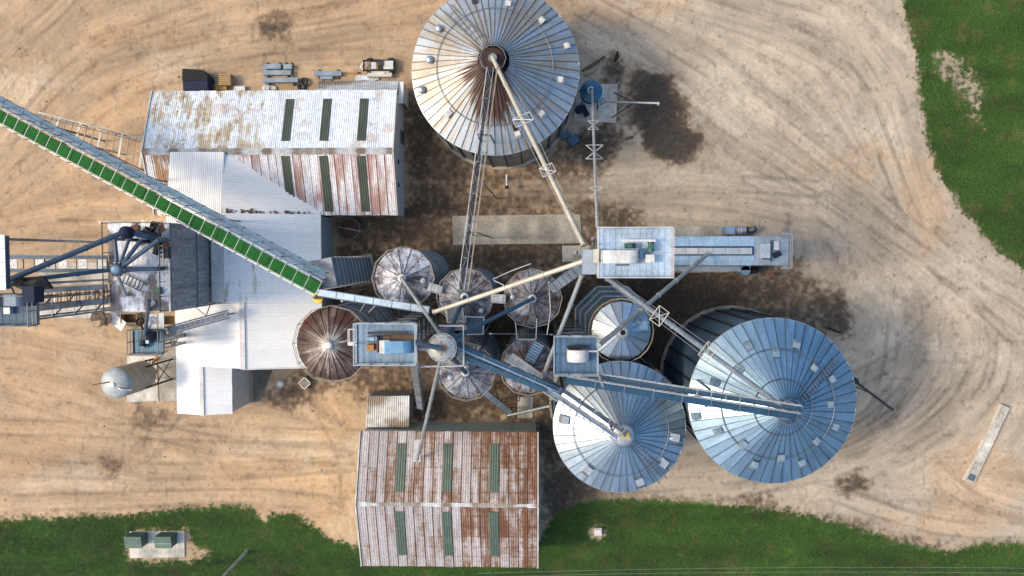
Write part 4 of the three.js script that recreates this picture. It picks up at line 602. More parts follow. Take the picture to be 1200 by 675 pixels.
function elevator({ label, x0, y0, x1, y1, h, name = 'bucket_elevator', deckMat = M.deck, railMat = M.rail, headX, headY, headL, headMat = M.white, trunk = 0.5, rot = 0, legs = true, plates = 9, skipLegs }) {
  const p0 = at(x0, y0, h), p1 = at(x1, y1, h), cx = (p0.x + p1.x) / 2, cz = (p0.z + p1.z) / 2, w = p1.x - p0.x, d = p1.z - p0.z, o = thing(name, label, 'elevator', V(cx, 0, cz)); o.box = { cx, cz, w, d, h };
  for (let i = 0; i < plates; i++) for (const s of [0, 1]) part(o, 'deck_plate', box(w / plates - 0.02, 0.08, d / 2 - 0.015, p0.x + w * (i + 0.5) / plates, h - 0.04 + rr(0, 0.012), p0.z + d * (s + 0.5) / 2), deckMat);
  const c = [[p0.x, p0.z], [p1.x, p0.z], [p1.x, p1.z], [p0.x, p1.z]], rl = [];
  for (let i = 0; i < 4; i++) { const a = c[i], b = c[(i + 1) % 4]; for (const y of [0.55, 1.1]) rl.push(beam(V(a[0], h + y, a[1]), V(b[0], h + y, b[1]), 0.06, 0.06)); rl.push(beam(V(a[0], h + 0.06, a[1]), V(b[0], h + 0.06, b[1]), 0.05, 0.16)); }
  const R = part(o, 'guard_rail', rl, railMat); for (let i = 0; i < 4; i++) { const a = c[i], b = c[(i + 1) % 4], n = Math.max(2, Math.round(Math.hypot(b[0] - a[0], b[1] - a[1]) / 1.3)); for (let k = 0; k < n; k++) { const x = lerp(a[0], b[0], k / n), z = lerp(a[1], b[1], k / n); part(o, 'rail_post', box(0.06, 1.1, 0.06, x, h + 0.55, z), railMat, R); } }
  part(o, 'deck_frame', [box(w, 0.22, 0.14, cx, h - 0.22, p0.z + 0.1), box(w, 0.22, 0.14, cx, h - 0.22, p1.z - 0.1), box(0.14, 0.22, d - 0.4, p0.x + 0.1, h - 0.22, cz), box(0.14, 0.22, d - 0.4, p1.x - 0.1, h - 0.22, cz)], M.galvDark);
  if (legs) { // trunking of the leg and its lattice tower
    for (const s of [-1, 1]) part(o, 'leg_trunk', box(trunk, h - 0.35, trunk * 0.8, cx + s * 0.6, (h - 0.35) / 2, cz), M.galvWall);
    const lw = Math.min(w, d) * 0.36, g = [], nb = Math.round(h / 3); for (const sx of [-1, 1]) for (const sz of [-1, 1]) part(o, 'tower_leg', box(0.14, h - 0.33, 0.14, cx + sx * lw, (h - 0.33) / 2, cz + sz * lw), M.galvDark);
    for (let k = 0; k < nb; k++) { const ya = (h - 0.5) * k / nb, yb = (h - 0.5) * (k + 1) / nb; for (const s of [-1, 1]) { g.push(beam(V(cx - lw, ya, cz + s * lw), V(cx + lw, yb, cz + s * lw), 0.07, 0.07), beam(V(cx + s * lw, ya, cz - lw), V(cx + s * lw, yb, cz + lw), 0.07, 0.07), beam(V(cx - lw, yb, cz + s * lw), V(cx + lw, yb, cz + s * lw), 0.07, 0.07), beam(V(cx + s * lw, yb, cz - lw), V(cx + s * lw, yb, cz + lw), 0.07, 0.07)); } }
    part(o, 'tower_bracing', g, M.galvDark);
  }
  // head: half drum over the head pulley, drive guard, motor
  const hp = at(headX, headY, h + 1.1), hl = headL, hood = new THREE.CylinderGeometry(0.5, 0.5, 0.95, 20, 1, false, 0, Math.PI); hood.rotateX(Math.PI / 2); hood.rotateZ(Math.PI / 2 * 0); 
  const sh = new THREE.Shape(); sh.moveTo(-hl / 2, 0); sh.lineTo(-hl / 2, 0.45); sh.quadraticCurveTo(-hl / 2 + 0.06, 0.95, -hl / 2 + 0.55, 1.02); sh.lineTo(hl / 2 - 0.75, 1.02); sh.quadraticCurveTo(hl / 2 - 0.1, 0.9, hl / 2, 0.3); sh.lineTo(hl / 2, 0); sh.closePath();
  const hg = new THREE.ExtrudeGeometry(sh, { depth: 0.85, bevelEnabled: true, bevelSize: 0.04, bevelThickness: 0.04, bevelSegments: 2, curveSegments: 8 }); hg.translate(hp.x, h + 0.02, hp.z - 0.425); part(o, 'head_hood', hg, headMat);
  return o;
}
function motor(root, x, y, z, ry, matM, L = 0.75, r = 0.2) { const g = new THREE.CylinderGeometry(r, r, L, 14); g.rotateZ(Math.PI / 2); g.rotateY(ry); g.translate(x, y, z); const m = part(root, 'motor', [g, box(0.3, 0.25, 0.25, x, y + 0.18, z, ry)], matM); const f = new THREE.CylinderGeometry(r * 1.08, r * 1.08, 0.14, 14); f.rotateZ(Math.PI / 2); f.translate(L / 2, 0, 0); f.rotateY(ry); f.translate(x, y, z); part(root, 'fan_cowl', f, M.blackMetal, m); return m; }

// ---------------------------------------------------------------- tall elevator over the dryer
const legMain = elevator({ label: 'tall elevator head platform with white railing standing over the dryer', x0: 700, y0: 267, x1: 786, y1: 325, h: 26, headX: 728, headY: 301, headL: 2.7, deckMat: std(C(0.60, 0.78, 0.98), 0.55, 0.15, { map: mottle }), railMat: std(C(0.80, 0.78, 0.78), 0.5, 0.2, { map: mottle }), plates: 12 });
{
  const o = legMain, h = 26, P = (x, y, k = 0) => at(x, y, h + k);
  let p = P(738, 288, 0.6); motor(o, p.x, h + 0.45, p.z, 0, M.motorGreen, 0.7, 0.17); p = P(763, 289, 0.6); motor(o, p.x, h + 0.5, p.z, Math.PI / 2, M.motorGreen, 0.7, 0.22);
  p = P(748, 282, 0.9); part(o, 'belt_guard', box(2.35, 0.5, 0.16, p.x, h + 0.75, p.z), M.white); p = P(762, 303, 0.8); part(o, 'drive_box', box(0.62, 0.7, 0.55, p.x, h + 0.4, p.z), M.white); p = P(752, 297, 0.5); part(o, 'gearbox', box(0.32, 0.6, 0.7, p.x, h + 0.35, p.z), M.blueSteel); p = P(729, 310, 0.2); part(o, 'floor_hatch', box(0.8, 0.12, 0.2, p.x, h + 0.1, p.z), M.galvDark);
  p = P(690, 307, -1); const a = p; part(o, 'valve_box', box(1.0, 1.3, 1.75, a.x, h - 0.9, a.z), M.deck); p = P(699, 300, 0.5); part(o, 'discharge_collar', box(0.35, 0.7, 0.95, p.x, h + 0.3, p.z), M.cream);
  p = P(676, 296, -2); const c0 = at(672, 293, 0.1), c1 = at(680, 293, 0.1);
}
// ---------------------------------------------------------------- elevator between the bins
const legMid = elevator({ label: 'blue decked elevator head platform beside the brown dusty bin', x0: 418, y0: 378, x1: 489, y1: 426, h: 23, headX: 463, headY: 407, headL: 2.7, headMat: std(C(0.20, 0.42, 0.64), 0.4, 0.4, { map: mottle }), deckMat: std(C(0.30, 0.42, 0.56), 0.6, 0.4, { map: mottle }), railMat: M.deck, plates: 10 });
{
  const o = legMid, h = 23; let p = at(437, 397, h + 0.5); motor(o, p.x, h + 0.45, p.z, 0, M.blueLight, 0.8, 0.24); p = at(434, 407.5, h + 0.6); part(o, 'drive_box', box(0.55, 0.6, 0.45, p.x, h + 0.4, p.z), M.orange); p = at(443, 406, h + 0.7); part(o, 'hood_end', box(0.12, 0.9, 0.85, p.x, h + 0.5, p.z), M.woodDark); part(o, 'hood_band', box(0.75, 0.5, 0.98, p.x + 0.55, h + 0.82, p.z), M.cream);
  p = at(462, 392, h + 0.7); part(o, 'belt_guard', box(3.0, 0.35, 0.16, p.x - 0.5, h + 0.6, p.z - 0.1), M.blackMetal); part(o, 'drive_frame', [box(1.9, 0.3, 0.45, p.x + 0.5, h + 0.35, p.z + 0.25), box(0.5, 0.5, 0.4, p.x - 0.6, h + 0.3, p.z + 0.3)], M.woodDark); p = at(413, 403, h); part(o, 'access_bracket', box(0.7, 0.1, 0.3, p.x, h - 0.1, p.z), M.rail);
}
const legEast = elevator({ label: 'small square elevator head platform with white drum beside the silver bin', x0: 649, y0: 393, x1: 699.5, y1: 438, h: 21.5, headX: 678, headY: 418, headL: 1.6, deckMat: std(C(0.13, 0.24, 0.38), 0.6, 0.4, { map: mottle }), railMat: M.deck, plates: 7 });
{ const o = legEast, h = 21.5; let p = at(674, 410, h + 0.5); motor(o, p.x, h + 0.45, p.z, 0.1, M.blackMetal, 1.0, 0.2); part(o, 'belt_guard', box(1.7, 0.3, 0.15, p.x + 0.2, h + 0.7, p.z - 0.28), M.black); p = at(692, 411.5, h + 0.5); part(o, 'drive_shaft', tube(V(p.x - 1.1, h + 0.5, p.z), V(p.x + 0.5, h + 0.5, p.z), 0.09), M.rail); }

// ---------------------------------------------------------------- the dryer
{
  const h = 8, a = at(702, 277, h), b = at(921, 311, h), cz = (a.z + b.z) / 2, w = b.x - a.x, d = b.z - a.z, o = thing('grain_dryer', 'long pale blue grain dryer with white lid conveyor along its top', 'dryer', V((a.x + b.x) / 2, 0, cz));
  part(o, 'body', box(w, h - 1.2, d, (a.x + b.x) / 2, (h - 1.2) / 2 + 0.35, cz), M.galvWall); part(o, 'plinth', box(w + 0.3, 0.35, d + 0.3, (a.x + b.x) / 2, 0.175 + 0.004, cz), M.concrete);
  const lanes = [[0.0, 0.18], [0.18, 0.34], [0.66, 0.82], [0.82, 1.0]], n = 12, xe = at(885, 290, h).x;
  for (let i = 0; i < n; i++) for (const [k, [t0, t1]] of lanes.entries()) { const x0 = lerp(a.x, xe, i / n) + 0.012, x1 = lerp(a.x, xe, (i + 1) / n) - 0.012, z0 = a.z + d * t0, z1 = a.z + d * t1, up = [0, 0.22, 0.22, 0][k], up2 = [0.2, 0.28, 0.0, 0.2][k]; const y0 = k < 2 ? [h - 0.5, h - 0.3][k] : [h - 0.3, h - 0.3][k - 2], yA = [h - 0.55, h - 0.28, h - 0.2, h - 0.28][k], yB = [h - 0.28, h - 0.2, h - 0.28, h - 0.55][k]; part(o, 'roof_panel', quadGrid(V(x0, yA, z0), V(x1, yA, z0), V(x0, yB, z1), V(x1, yB, z1), 4, 1, (u) => (u > 0.3 && u < 0.6 ? 0.03 : 0)), M.blueLightMetal || (M.blueLightMetal = std(C(0.56, 0.78, 0.98), 0.5, 0.15, { map: mottle }))); }
  part(o, 'slot', box(xe - a.x, 0.3, d * 0.31, (a.x + xe) / 2, h - 0.62, cz), M.blueSteel);
  const cx0 = at(787, 295, h).x, cx1 = at(881, 295, h).x; for (let i = 0; i < 6; i++) { const x0 = lerp(cx0, cx1, i / 6) + 0.02, x1 = lerp(cx0, cx1, (i + 1) / 6) - 0.02; part(o, 'conveyor_lid', box(x1 - x0, 0.5, 0.60, (x0 + x1) / 2, h - 0.1, cz + 0.02), i < 3 ? M.white : std(C(0.70, 0.74, 0.78), 0.5, 0.3, { map: mottle })); }
  const ex0 = xe, ex1 = b.x; part(o, 'end_deck', box(ex1 - ex0, 0.12, d, (ex0 + ex1) / 2, h - 0.42, cz), M.deck); part(o, 'end_hood', box(0.95, 0.5, 1.35, ex0 + 0.9, h - 0.1, cz), std(C(0.75, 0.80, 0.85), 0.5, 0.4, { map: mottle })); part(o, 'drive_frame', [box(0.1, 0.35, 2.0, ex0 + 1.55, h - 0.15, cz), box(0.8, 0.25, 0.1, ex0 + 1.2, h - 0.2, cz + 0.75)], M.blueSteel); motor(o, ex1 - 0.85, h - 0.05, cz + 0.35, 0.5, M.navy, 0.6, 0.26); part(o, 'valve_box', box(0.45, 0.4, 0.8, ex1 - 0.9, h - 0.2, cz - 0.5), M.white);
  const rl = []; for (const y of [0.5, 1.0]) rl.push(box(0.06, 0.06, d + 0.5, ex1 + 0.35, h - 0.4 + y, cz), box(0.9, 0.06, 0.06, ex1 - 0.1, h - 0.4 + y, cz - d / 2 - 0.25), box(0.9, 0.06, 0.06, ex1 - 0.1, h - 0.4 + y, cz + d / 2 + 0.25)); part(o, 'end_rail', rl, M.rail); for (let i = 0; i < 4; i++) part(o, 'rail_post', box(0.06, 1.0, 0.06, ex1 + 0.35, h + 0.1, cz + (i / 3 - 0.5) * (d + 0.5)), M.rail); part(o, 'end_walkway', box(0.5, 0.07, d + 0.5, ex1 + 0.12, h - 0.45, cz), M.deck);
  // lower side gallery
  const g0 = at(702, 315, 4.5), g1 = at(868, 317, 4.5); part(o, 'side_gallery', box(g1.x - g0.x, 0.1, 0.5, (g0.x + g1.x) / 2, 4.5, g0.z), M.deck); for (let i = 0; i < 8; i++) { const x = lerp(g0.x, g1.x, (i + 0.5) / 8); part(o, 'gallery_post', box(0.08, 4.4, 0.08, x, 2.3, g0.z + 0.1), M.galvDark); }
  // burner boxes standing beside it
  const f1 = at(856, 270, 2), q1 = thing('burner_fan', 'light blue fan box on the far side of the dryer', 'machine', V(f1.x, 0, f1.z)); part(q1, 'casing', box(0.95, 1.9, 0.8, f1.x, 1.05, f1.z), M.blueLight); for (const k of [0, 1, 2]) part(q1, 'duct_ring', (() => { const g = new THREE.TorusGeometry(0.42, 0.07, 6, 18); g.rotateY(Math.PI / 2); g.translate(f1.x + 0.65 + k * 0.28, 1.3, f1.z); return g; })(), M.rail); part(q1, 'duct', (() => { const g = new THREE.CylinderGeometry(0.38, 0.42, 1.3, 18); g.rotateZ(Math.PI / 2); g.translate(f1.x + 1.05, 1.3, f1.z); return g; })(), M.galv); part(q1, 'stand', box(1.3, 0.85, 0.5, f1.x + 1.0, 0.43, f1.z), M.galvDark); motor(q1, f1.x + 2.4, 1.1, f1.z - 0.1, 0.4, M.galvDark, 0.7, 0.24); part(q1, 'motor_stand', box(1.1, 0.85, 0.6, f1.x + 2.4, 0.43, f1.z - 0.1), M.rust);
  const f2 = at(874, 316, 2), q2 = thing('burner_fan', 'light blue fan drum on the near side of the dryer', 'machine', V(f2.x, 0, f2.z)); part(q2, 'casing', [cyl(0.48, 0.48, 1.9, f2.x, 0.1, f2.z + 0.1, 20), box(0.96, 1.9, 0.6, f2.x, 1.05, f2.z - 0.25)], M.blueLight); motor(q2, f2.x + 1.0, 0.9, f2.z + 0.2, 0.2, M.blackMetal, 0.7, 0.25); part(q2, 'motor_stand', box(0.7, 0.7, 0.4, f2.x + 1.0, 0.35, f2.z + 0.2), M.galvDark); motor(q2, f2.x + 1.8, 0.7, f2.z - 0.05, 0.2, M.blackMetal, 0.5, 0.2); part(q2, 'pump_stand', box(0.5, 0.5, 0.4, f2.x + 1.8, 0.25, f2.z - 0.05), M.galvDark);
  const vv = at(902, 322, 0.3), q3 = thing('gas_valve', 'small red valve post on the ground by the dryer', 'valve', V(vv.x, 0, vv.z)); part(q3, 'post', [cyl(0.07, 0.07, 0.9, vv.x, 0, vv.z, 8), box(0.5, 0.08, 0.08, vv.x + 0.1, 0.5, vv.z)], std(C(0.35, 0.05, 0.04), 0.5, 0)); part(q3, 'hand_wheel', (() => { const t = new THREE.TorusGeometry(0.16, 0.03, 6, 14); t.rotateX(Math.PI / 2); t.translate(vv.x, 0.92, vv.z); return t; })(), std(C(0.45, 0.06, 0.05), 0.5, 0));
}
// small box and meter on the pale slab at the foot of the tall elevator
{ const p = at(675, 296, 0.1), o = thing('meter_box', 'small pale meter boxes on the slab below the tall elevator', 'box', V(p.x, 0.1, p.z)); part(o, 'cabinet', box(0.5, 0.9, 0.4, p.x - 0.25, 0.55, p.z), M.rail); part(o, 'cabinet', box(0.35, 0.7, 0.35, p.x + 0.35, 0.45, p.z + 0.05), M.rail); part(o, 'cabinet', box(0.7, 0.5, 0.2, p.x, 0.35, p.z + 0.45), M.concrete); }

// ---------------------------------------------------------------- spouts
const topRusty = V(bigRusty.spec.x, bigRusty.spec.top + 0.35, bigRusty.spec.z), topBlue = V(bigBlue.spec.x, bigBlue.spec.top + 0.4, bigBlue.spec.z), topMid = V(midSilo.spec.x, midSilo.spec.top + 0.3, midSilo.spec.z);
{
  const v0 = at(684, 287, 25.2); let o = spout('long cream spout from the tall elevator up to the rust-stained silo', [v0, topRusty], 0.185, M.pipeCream); const d = topRusty.clone().sub(v0); for (const [t, w] of [[0.36, 1.05], [0.63, 1.5]]) xBrace(o, v0.clone().lerp(topRusty, t), w, 0.9, M.rail, d);
  const side = V(d.x, 0, d.z).normalize().cross(V(0, 1, 0)); for (const s of [-0.55, 0.55]) part(o, 'stay_wire', tube(v0.clone().addScaledVector(side, s * 0.3), v0.clone().lerp(topRusty, 0.75).addScaledVector(side, s), 0.018, 5), M.rail);
  spout('cream spout slanting from the tall elevator down across the old bins', [at(684, 306, 25), at(509, 365.5, 19.3)], 0.185, M.pipeCream);
  o = spout('grey spout from the tall elevator passing beneath the small square platform', [at(682, 322, 25), at(634, 447, 17)], 0.17, M.pipeGrey);
  const a = at(712, 326, 25), dd = topBlue.clone().sub(a); o = spout('grey braced spout from the tall elevator to the clean steel silo', [a, topBlue], 0.19, M.pipeGrey); for (const t of [0.26, 0.52]) xBrace(o, a.clone().lerp(topBlue, t), 1.25, 1.0, M.cream, dd); const s2 = V(dd.x, 0, dd.z).normalize().cross(V(0, 1, 0)); for (const s of [-0.6, 0.6]) part(o, 'stay_wire', tube(a.clone().lerp(topBlue, 0.03).addScaledVector(s2, s * 0.4), a.clone().lerp(topBlue, 0.8).addScaledVector(s2, s), 0.02, 5), M.rail);
  spout('grey spout from the small square platform down to the dryer lid', [at(702, 404.5, 22), at(829, 298, 8.35)], 0.19, M.pipeGrey);
  spout('thin grey spout from the small square platform to the mid-sized silo', [at(701, 438, 21.3), topMid], 0.12, M.pipeGrey, { collar: false });
  // distributor and the spouts fanning out from it
  const dh = 22.5, dp = at(518, 407.5, dh), D = thing('grain_distributor', 'round pale domed grain distributor with spouts fanning out of it', 'distributor', V(dp.x, 20, dp.z)), R = 17 * mpp(dh);
  part(D, 'dome', lathe([[R * 0.9, -1.0], [R, -0.6], [R, 0], [R * 0.93, 0.09], [R * 0.55, 0.34], [0.18, 0.5], [0.001, 0.5]], dp.x, dh, dp.z, 32), std(C(0.78, 0.76, 0.70), 0.45, 0.45, { map: dirtyTex })); part(D, 'body', lathe([[0.3, -2.4], [R * 0.9, -1.0]], dp.x, dh, dp.z, 24), M.galvWall); const rim = new THREE.TorusGeometry(R, 0.04, 6, 36); rim.rotateX(Math.PI / 2); rim.translate(dp.x, dh - 0.02, dp.z); part(D, 'rim', rim, M.galv);
  part(D, 'support_column', [...[[-1, -1], [1, -1], [1, 1], [-1, 1]].map(([i, j]) => box(0.12, dh - 1.4, 0.12, dp.x + i * 0.85, (dh - 1.4) / 2, dp.z + j * 0.85)), ...[0.25, 0.5, 0.75].flatMap(k => [box(1.7, 0.08, 0.08, dp.x, dh * k, dp.z - 0.85), box(1.7, 0.08, 0.08, dp.x, dh * k, dp.z + 0.85)])], M.galvDark);
  spout('short dark spout from the blue decked platform onto the distributor dome', [at(486, 401, 24), V(dp.x, dh + 0.55, dp.z)], 0.2, M.pipeDark, { collar: false });
  const T = (bin) => V(bin.spec.x, bin.spec.top, bin.spec.z), R0 = (x, y, h = 21.6) => at(x, y, h);
  spout('grey spout from the distributor to the pale grey old bin', [R0(515, 391), T(binGrey)], 0.14, M.pipeGrey);
  spout('dark blue spout from the distributor to the dark stained bin', [R0(528, 398), T(binB)], 0.17, M.blueSteel);
  spout('short dark blue spout from the distributor to the scuffed bin', [R0(524, 395), T(binA)], 0.18, M.blueSteel, { collar: false });
  spout('short dark spout from the distributor onto the grimy bin', [R0(526, 414), T(binC)], 0.18, M.pipeDark, { collar: false });
  const q0 = R0(516, 422), q1 = at(489, 538, 6.6); spout('grey spout running from the distributor down onto the rusty shed roof', [q0, q1], 0.15, M.pipeGrey);
  spout('white stub spout between the blue decked platform and the distributor', [at(490, 409, 22.2), at(504, 410, 22)], 0.12, M.white, { collar: false });
  // light railing frame about the distributor
  const F = thing('distributor_platform', 'thin pale railed walkway frame around the domed distributor', 'walkway', V(dp.x, 19.5, dp.z)); const fc = [[514, 382], [543, 382], [543, 429], [491, 430]].map(p => at(p[0], p[1], 21)); const fr = []; for (let i = 0; i < 3; i++) { fr.push(beam(fc[i], fc[i + 1], 0.09, 0.08), beam(fc[i].clone().setY(20.4), fc[i + 1].clone().setY(20.4), 0.06, 0.06)); } part(F, 'hand_rail', fr, M.rail); fc.forEach(p => part(F, 'rail_post', beam(V(p.x, 19.9, p.z), p, 0.07, 0.07), M.rail)); part(F, 'grating', [box(fc[1].x - fc[0].x - 0.1, 0.06, 0.8, (fc[0].x + fc[1].x) / 2, 19.9, fc[0].z + 0.42), box(0.8, 0.06, 2.2, fc[1].x - 0.42, 19.9, (fc[1].z + fc[2].z) / 2)], M.galvDark); part(F, 'frame_beam', [beam(V(fc[0].x, 19.8, fc[0].z), V(fc[0].x, 19.8, dp.z), 0.1, 0.12), box(0.14, 19.8, 0.14, fc[1].x - 0.1, 9.9, fc[1].z + 0.1), box(0.14, 19.8, 0.14, fc[1].x - 0.1, 9.9, fc[2].z - 0.1)], M.galvDark);
  // chute from the blue decked platform down to the annex corner
  const cA = at(486, 428, 21.5), cB = at(493, 476, 8), ch = thing('down_chute', 'grey square chute hanging below the blue decked platform toward the annex', 'chute', V(cB.x, 0, cB.z)); conveyorBox(ch, cA, cB, { w: 0.55, h: 0.5, mat: M.galvWall, seg: 3 }); part(ch, 'support_column', box(0.14, 7.8, 0.14, cB.x, 3.9, cB.z), M.galvDark);
}
// ---------------------------------------------------------------- roof conveyors
{
  let a = V(topRusty.x, bigRusty.spec.top + 0.55, topRusty.z + 0.9), b = V(binA.spec.x, binA.spec.top + 1.2, binA.spec.z - 0.6);
  let o = thing('roof_conveyor', 'long narrow conveyor bridge from rust-stained silo to the scuffed old bin', 'conveyor', V((a.x + b.x) / 2, 10, (a.z + b.z) / 2)); const sd = V(b.x - a.x, 0, b.z - a.z).normalize().cross(V(0, 1, 0)).multiplyScalar(0.35);
  { const Q = (t, k, u) => a.clone().lerp(b, t).addScaledVector(sd, k).add(V(0, u, 0)), tanRail = std(C(0.46, 0.38, 0.30), 0.6, 0.3, { map: mottle }), n = 13;
    conveyorBox(o, Q(0, 0.55, 0), Q(1, 0.55, 0), { w: 0.22, h: 0.34, lid: M.blackMetal, seg: 2.6, flange: M.galvDark });
    part(o, 'side_chord', [beam(Q(0, 1.3, 0.2), Q(1, 1.3, 0.2), 0.07, 0.1)], M.rail); part(o, 'side_chord', [beam(Q(0, -0.25, 0.2), Q(1, -0.25, 0.2), 0.05, 0.1)], M.galv); part(o, 'hand_rail', [beam(Q(0, -1.2, 0.7), Q(1, -1.2, 0.7), 0.06, 0.06), beam(Q(0, -1.2, 0), Q(1, -1.2, 0), 0.06, 0.08)], tanRail);
    for (let i = 0; i <= n; i++) { const t = i / n; part(o, 'cross_tie', beam(Q(t, 1.3, 0.1), Q(t, -1.2, 0.05), 0.05, 0.05), M.galvDark); part(o, 'rail_post', beam(Q(t, -1.2, 0), Q(t, -1.2, 0.7), 0.05, 0.05), tanRail); if (i < n) part(o, 'lattice_bar', beam(Q(t, i % 2 ? -0.25 : 1.3, 0.24), Q((i + 1) / n, i % 2 ? 1.3 : -0.25, 0.24), 0.035, 0.035), M.galvDark); } }
  const tr = []; for (const t of [0.3, 0.52, 0.74]) { const p = a.clone().lerp(b, t); for (const s of [-1, 1]) tr.push(beam(p.clone().addScaledVector(sd, s * 1.6).add(V(0, -0.3, 0)), V(p.x + sd.x * s * 2.4, 0, p.z + sd.z * s * 2.4), 0.12, 0.12)); tr.push(beam(p.clone().addScaledVector(sd, -1.6).add(V(0, -0.3, 0)), p.clone().addScaledVector(sd, 1.6).add(V(0, -0.3, 0)), 0.12, 0.12)); } part(o, 'trestle', tr, M.galvDark);
  // twin conveyors from the distributor toward the mid-sized silo
  a = at(536, 405, 20); b = at(655, 457, 18.4); o = thing('roof_conveyor', 'dark blue enclosed conveyor crossing the grimy bin and the reddish bin', 'conveyor', V((a.x + b.x) / 2, 15, (a.z + b.z) / 2)); conveyorBox(o, a, b, { w: 0.5, h: 0.5, lid: std(C(0.07, 0.15, 0.23), 0.5, 0.4, { map: mottle }), seg: 2.2 }); part(o, 'top_stripe', beam(a, b, 0.13, 0.05, 0.31, 0.12), M.blueLight); part(o, 'support_column', [0.2, 0.85].map(t => { const p = a.clone().lerp(b, t); return box(0.16, p.y - 0.3, 0.16, p.x, (p.y - 0.3) / 2, p.z); }), M.galvDark);
  a = at(541, 417, 19.2); b = at(640, 458, 18); o = thing('roof_conveyor', 'second dark blue conveyor running close along the first toward the silo', 'conveyor', V((a.x + b.x) / 2, 15, (a.z + b.z) / 2)); conveyorBox(o, a, b, { w: 0.4, h: 0.45, lid: M.blueSteel, seg: 2.2 }); part(o, 'support_column', [0.22, 0.9].map(t => { const p = a.clone().lerp(b, t); return box(0.16, p.y - 0.3, 0.16, p.x, (p.y - 0.3) / 2, p.z); }), M.galvDark);
  a = at(640, 452, 18.2); b = topMid.clone().add(V(-0.5, 0.9, -0.3)); o = thing('roof_catwalk', 'grey railed catwalk reaching the hub of the mid-sized silo', 'walkway', V(b.x, 14, b.z)); catwalk(o, a.clone().add(V(-0.12, 0, 0.16)), b.clone().add(V(-0.12, 0, 0.16)), { w: 0.42, deck: M.galv, rail: M.rail, step: 0.7 }); conveyorBox(o, a.clone().add(V(0.28, -0.2, -0.36)), b.clone().add(V(0.28, -0.2, -0.36)), { w: 0.28, h: 0.4, mat: M.galvDark, seg: 1.6, flange: M.rail }); part(o, 'support_column', [0.05, 0.9].map(t => { const p = a.clone().lerp(b, t); return box(0.14, 5, 0.14, p.x, p.y - 2.6, p.z); }), M.galvDark);
  // long catwalk conveyor to the clean steel silo
  a = at(664, 441, 20.2); b = V(topBlue.x + 0.4, topBlue.y + 0.45, topBlue.z); o = thing('roof_catwalk', 'long dark blue railed conveyor catwalk reaching the hub of clean steel silo', 'walkway', V((a.x + b.x) / 2, 16, (a.z + b.z) / 2)); const s3 = V(b.x - a.x, 0, b.z - a.z).normalize().cross(V(0, 1, 0)); conveyorBox(o, a.clone().addScaledVector(s3, 0.28), b.clone().addScaledVector(s3, 0.28), { w: 0.55, h: 0.5, lid: std(C(0.05, 0.14, 0.24), 0.5, 0.5, { map: mottle }), seg: 2.4 }); catwalk(o, a.clone().addScaledVector(s3, -0.42), b.clone().addScaledVector(s3, -0.42), { w: 0.55, rails: [-1, 1], deck: std(C(0.09, 0.17, 0.26), 0.6, 0.4, { map: mottle }), rail: M.rail, step: 1.15 });
  const tw = []; for (const t of [0.45, 0.62]) { const p = a.clone().lerp(b, t); for (const s of [-1, 1]) tw.push(box(0.14, p.y - 0.4, 0.14, p.x + s3.x * s * 0.7, (p.y - 0.4) / 2, p.z + s3.z * s * 0.7)); } part(o, 'support_column', tw, M.galvDark);
  // walkway frame on the reddish bin
  a = at(598, 417, 16.6); b = at(636, 444, 16.8); o = thing('roof_catwalk', 'short pale walkway frame laid over the reddish old bin', 'walkway', V((a.x + b.x) / 2, 15, (a.z + b.z) / 2)); catwalk(o, a, b, { w: 0.6, deck: M.rail, rail: M.rail, step: 0.8, rh: 0.5 }); part(o, 'support_column', [0.2, 0.8].map(t => { const p = a.clone().lerp(b, t); return box(0.1, 1.8, 0.1, p.x, p.y - 0.9, p.z); }), M.galvDark);
  // low grey conveyor and tube behind the rusty shed
  a = at(563, 455, 4.2); b = at(597, 483, 2.2); o = thing('low_conveyor', 'short grey conveyor sloping down between grimy bin and rusty shed', 'conveyor', V(b.x, 0, b.z)); conveyorBox(o, a, b, { w: 0.6, h: 0.5, mat: M.galvWall, seg: 1.6 }); part(o, 'leg', [box(0.12, 4, 0.12, a.x, 2, a.z), box(0.12, 2, 0.12, b.x, 1, b.z)], M.galvDark);
  a = at(590, 488, 2.4); b = at(643, 476, 3.0); o = spout('low pale auger tube lying behind the rusty shed', [a, b], 0.13, M.pipeGrey, { name: 'auger' }); part(o, 'gear_head', box(0.6, 0.5, 0.5, a.x, a.y, a.z, 0.4), M.tan); part(o, 'stand', [box(0.1, 2.4, 0.1, a.x, 1.2, a.z), box(0.1, 3, 0.1, b.x, 1.5, b.z)], M.galvDark);
  // blue box spout at the tall elevator
  a = at(683, 312, 22); b = at(648, 337, 17); o = thing('box_spout', 'wide light blue box spout slanting from tall elevator to dark stained bin', 'chute', V(b.x, 15, b.z)); conveyorBox(o, a, b, { w: 0.8, h: 0.6, lid: std(C(0.50, 0.60, 0.70), 0.5, 0.6, { map: mottle }), seg: 0.9, flange: M.deckDark });
}

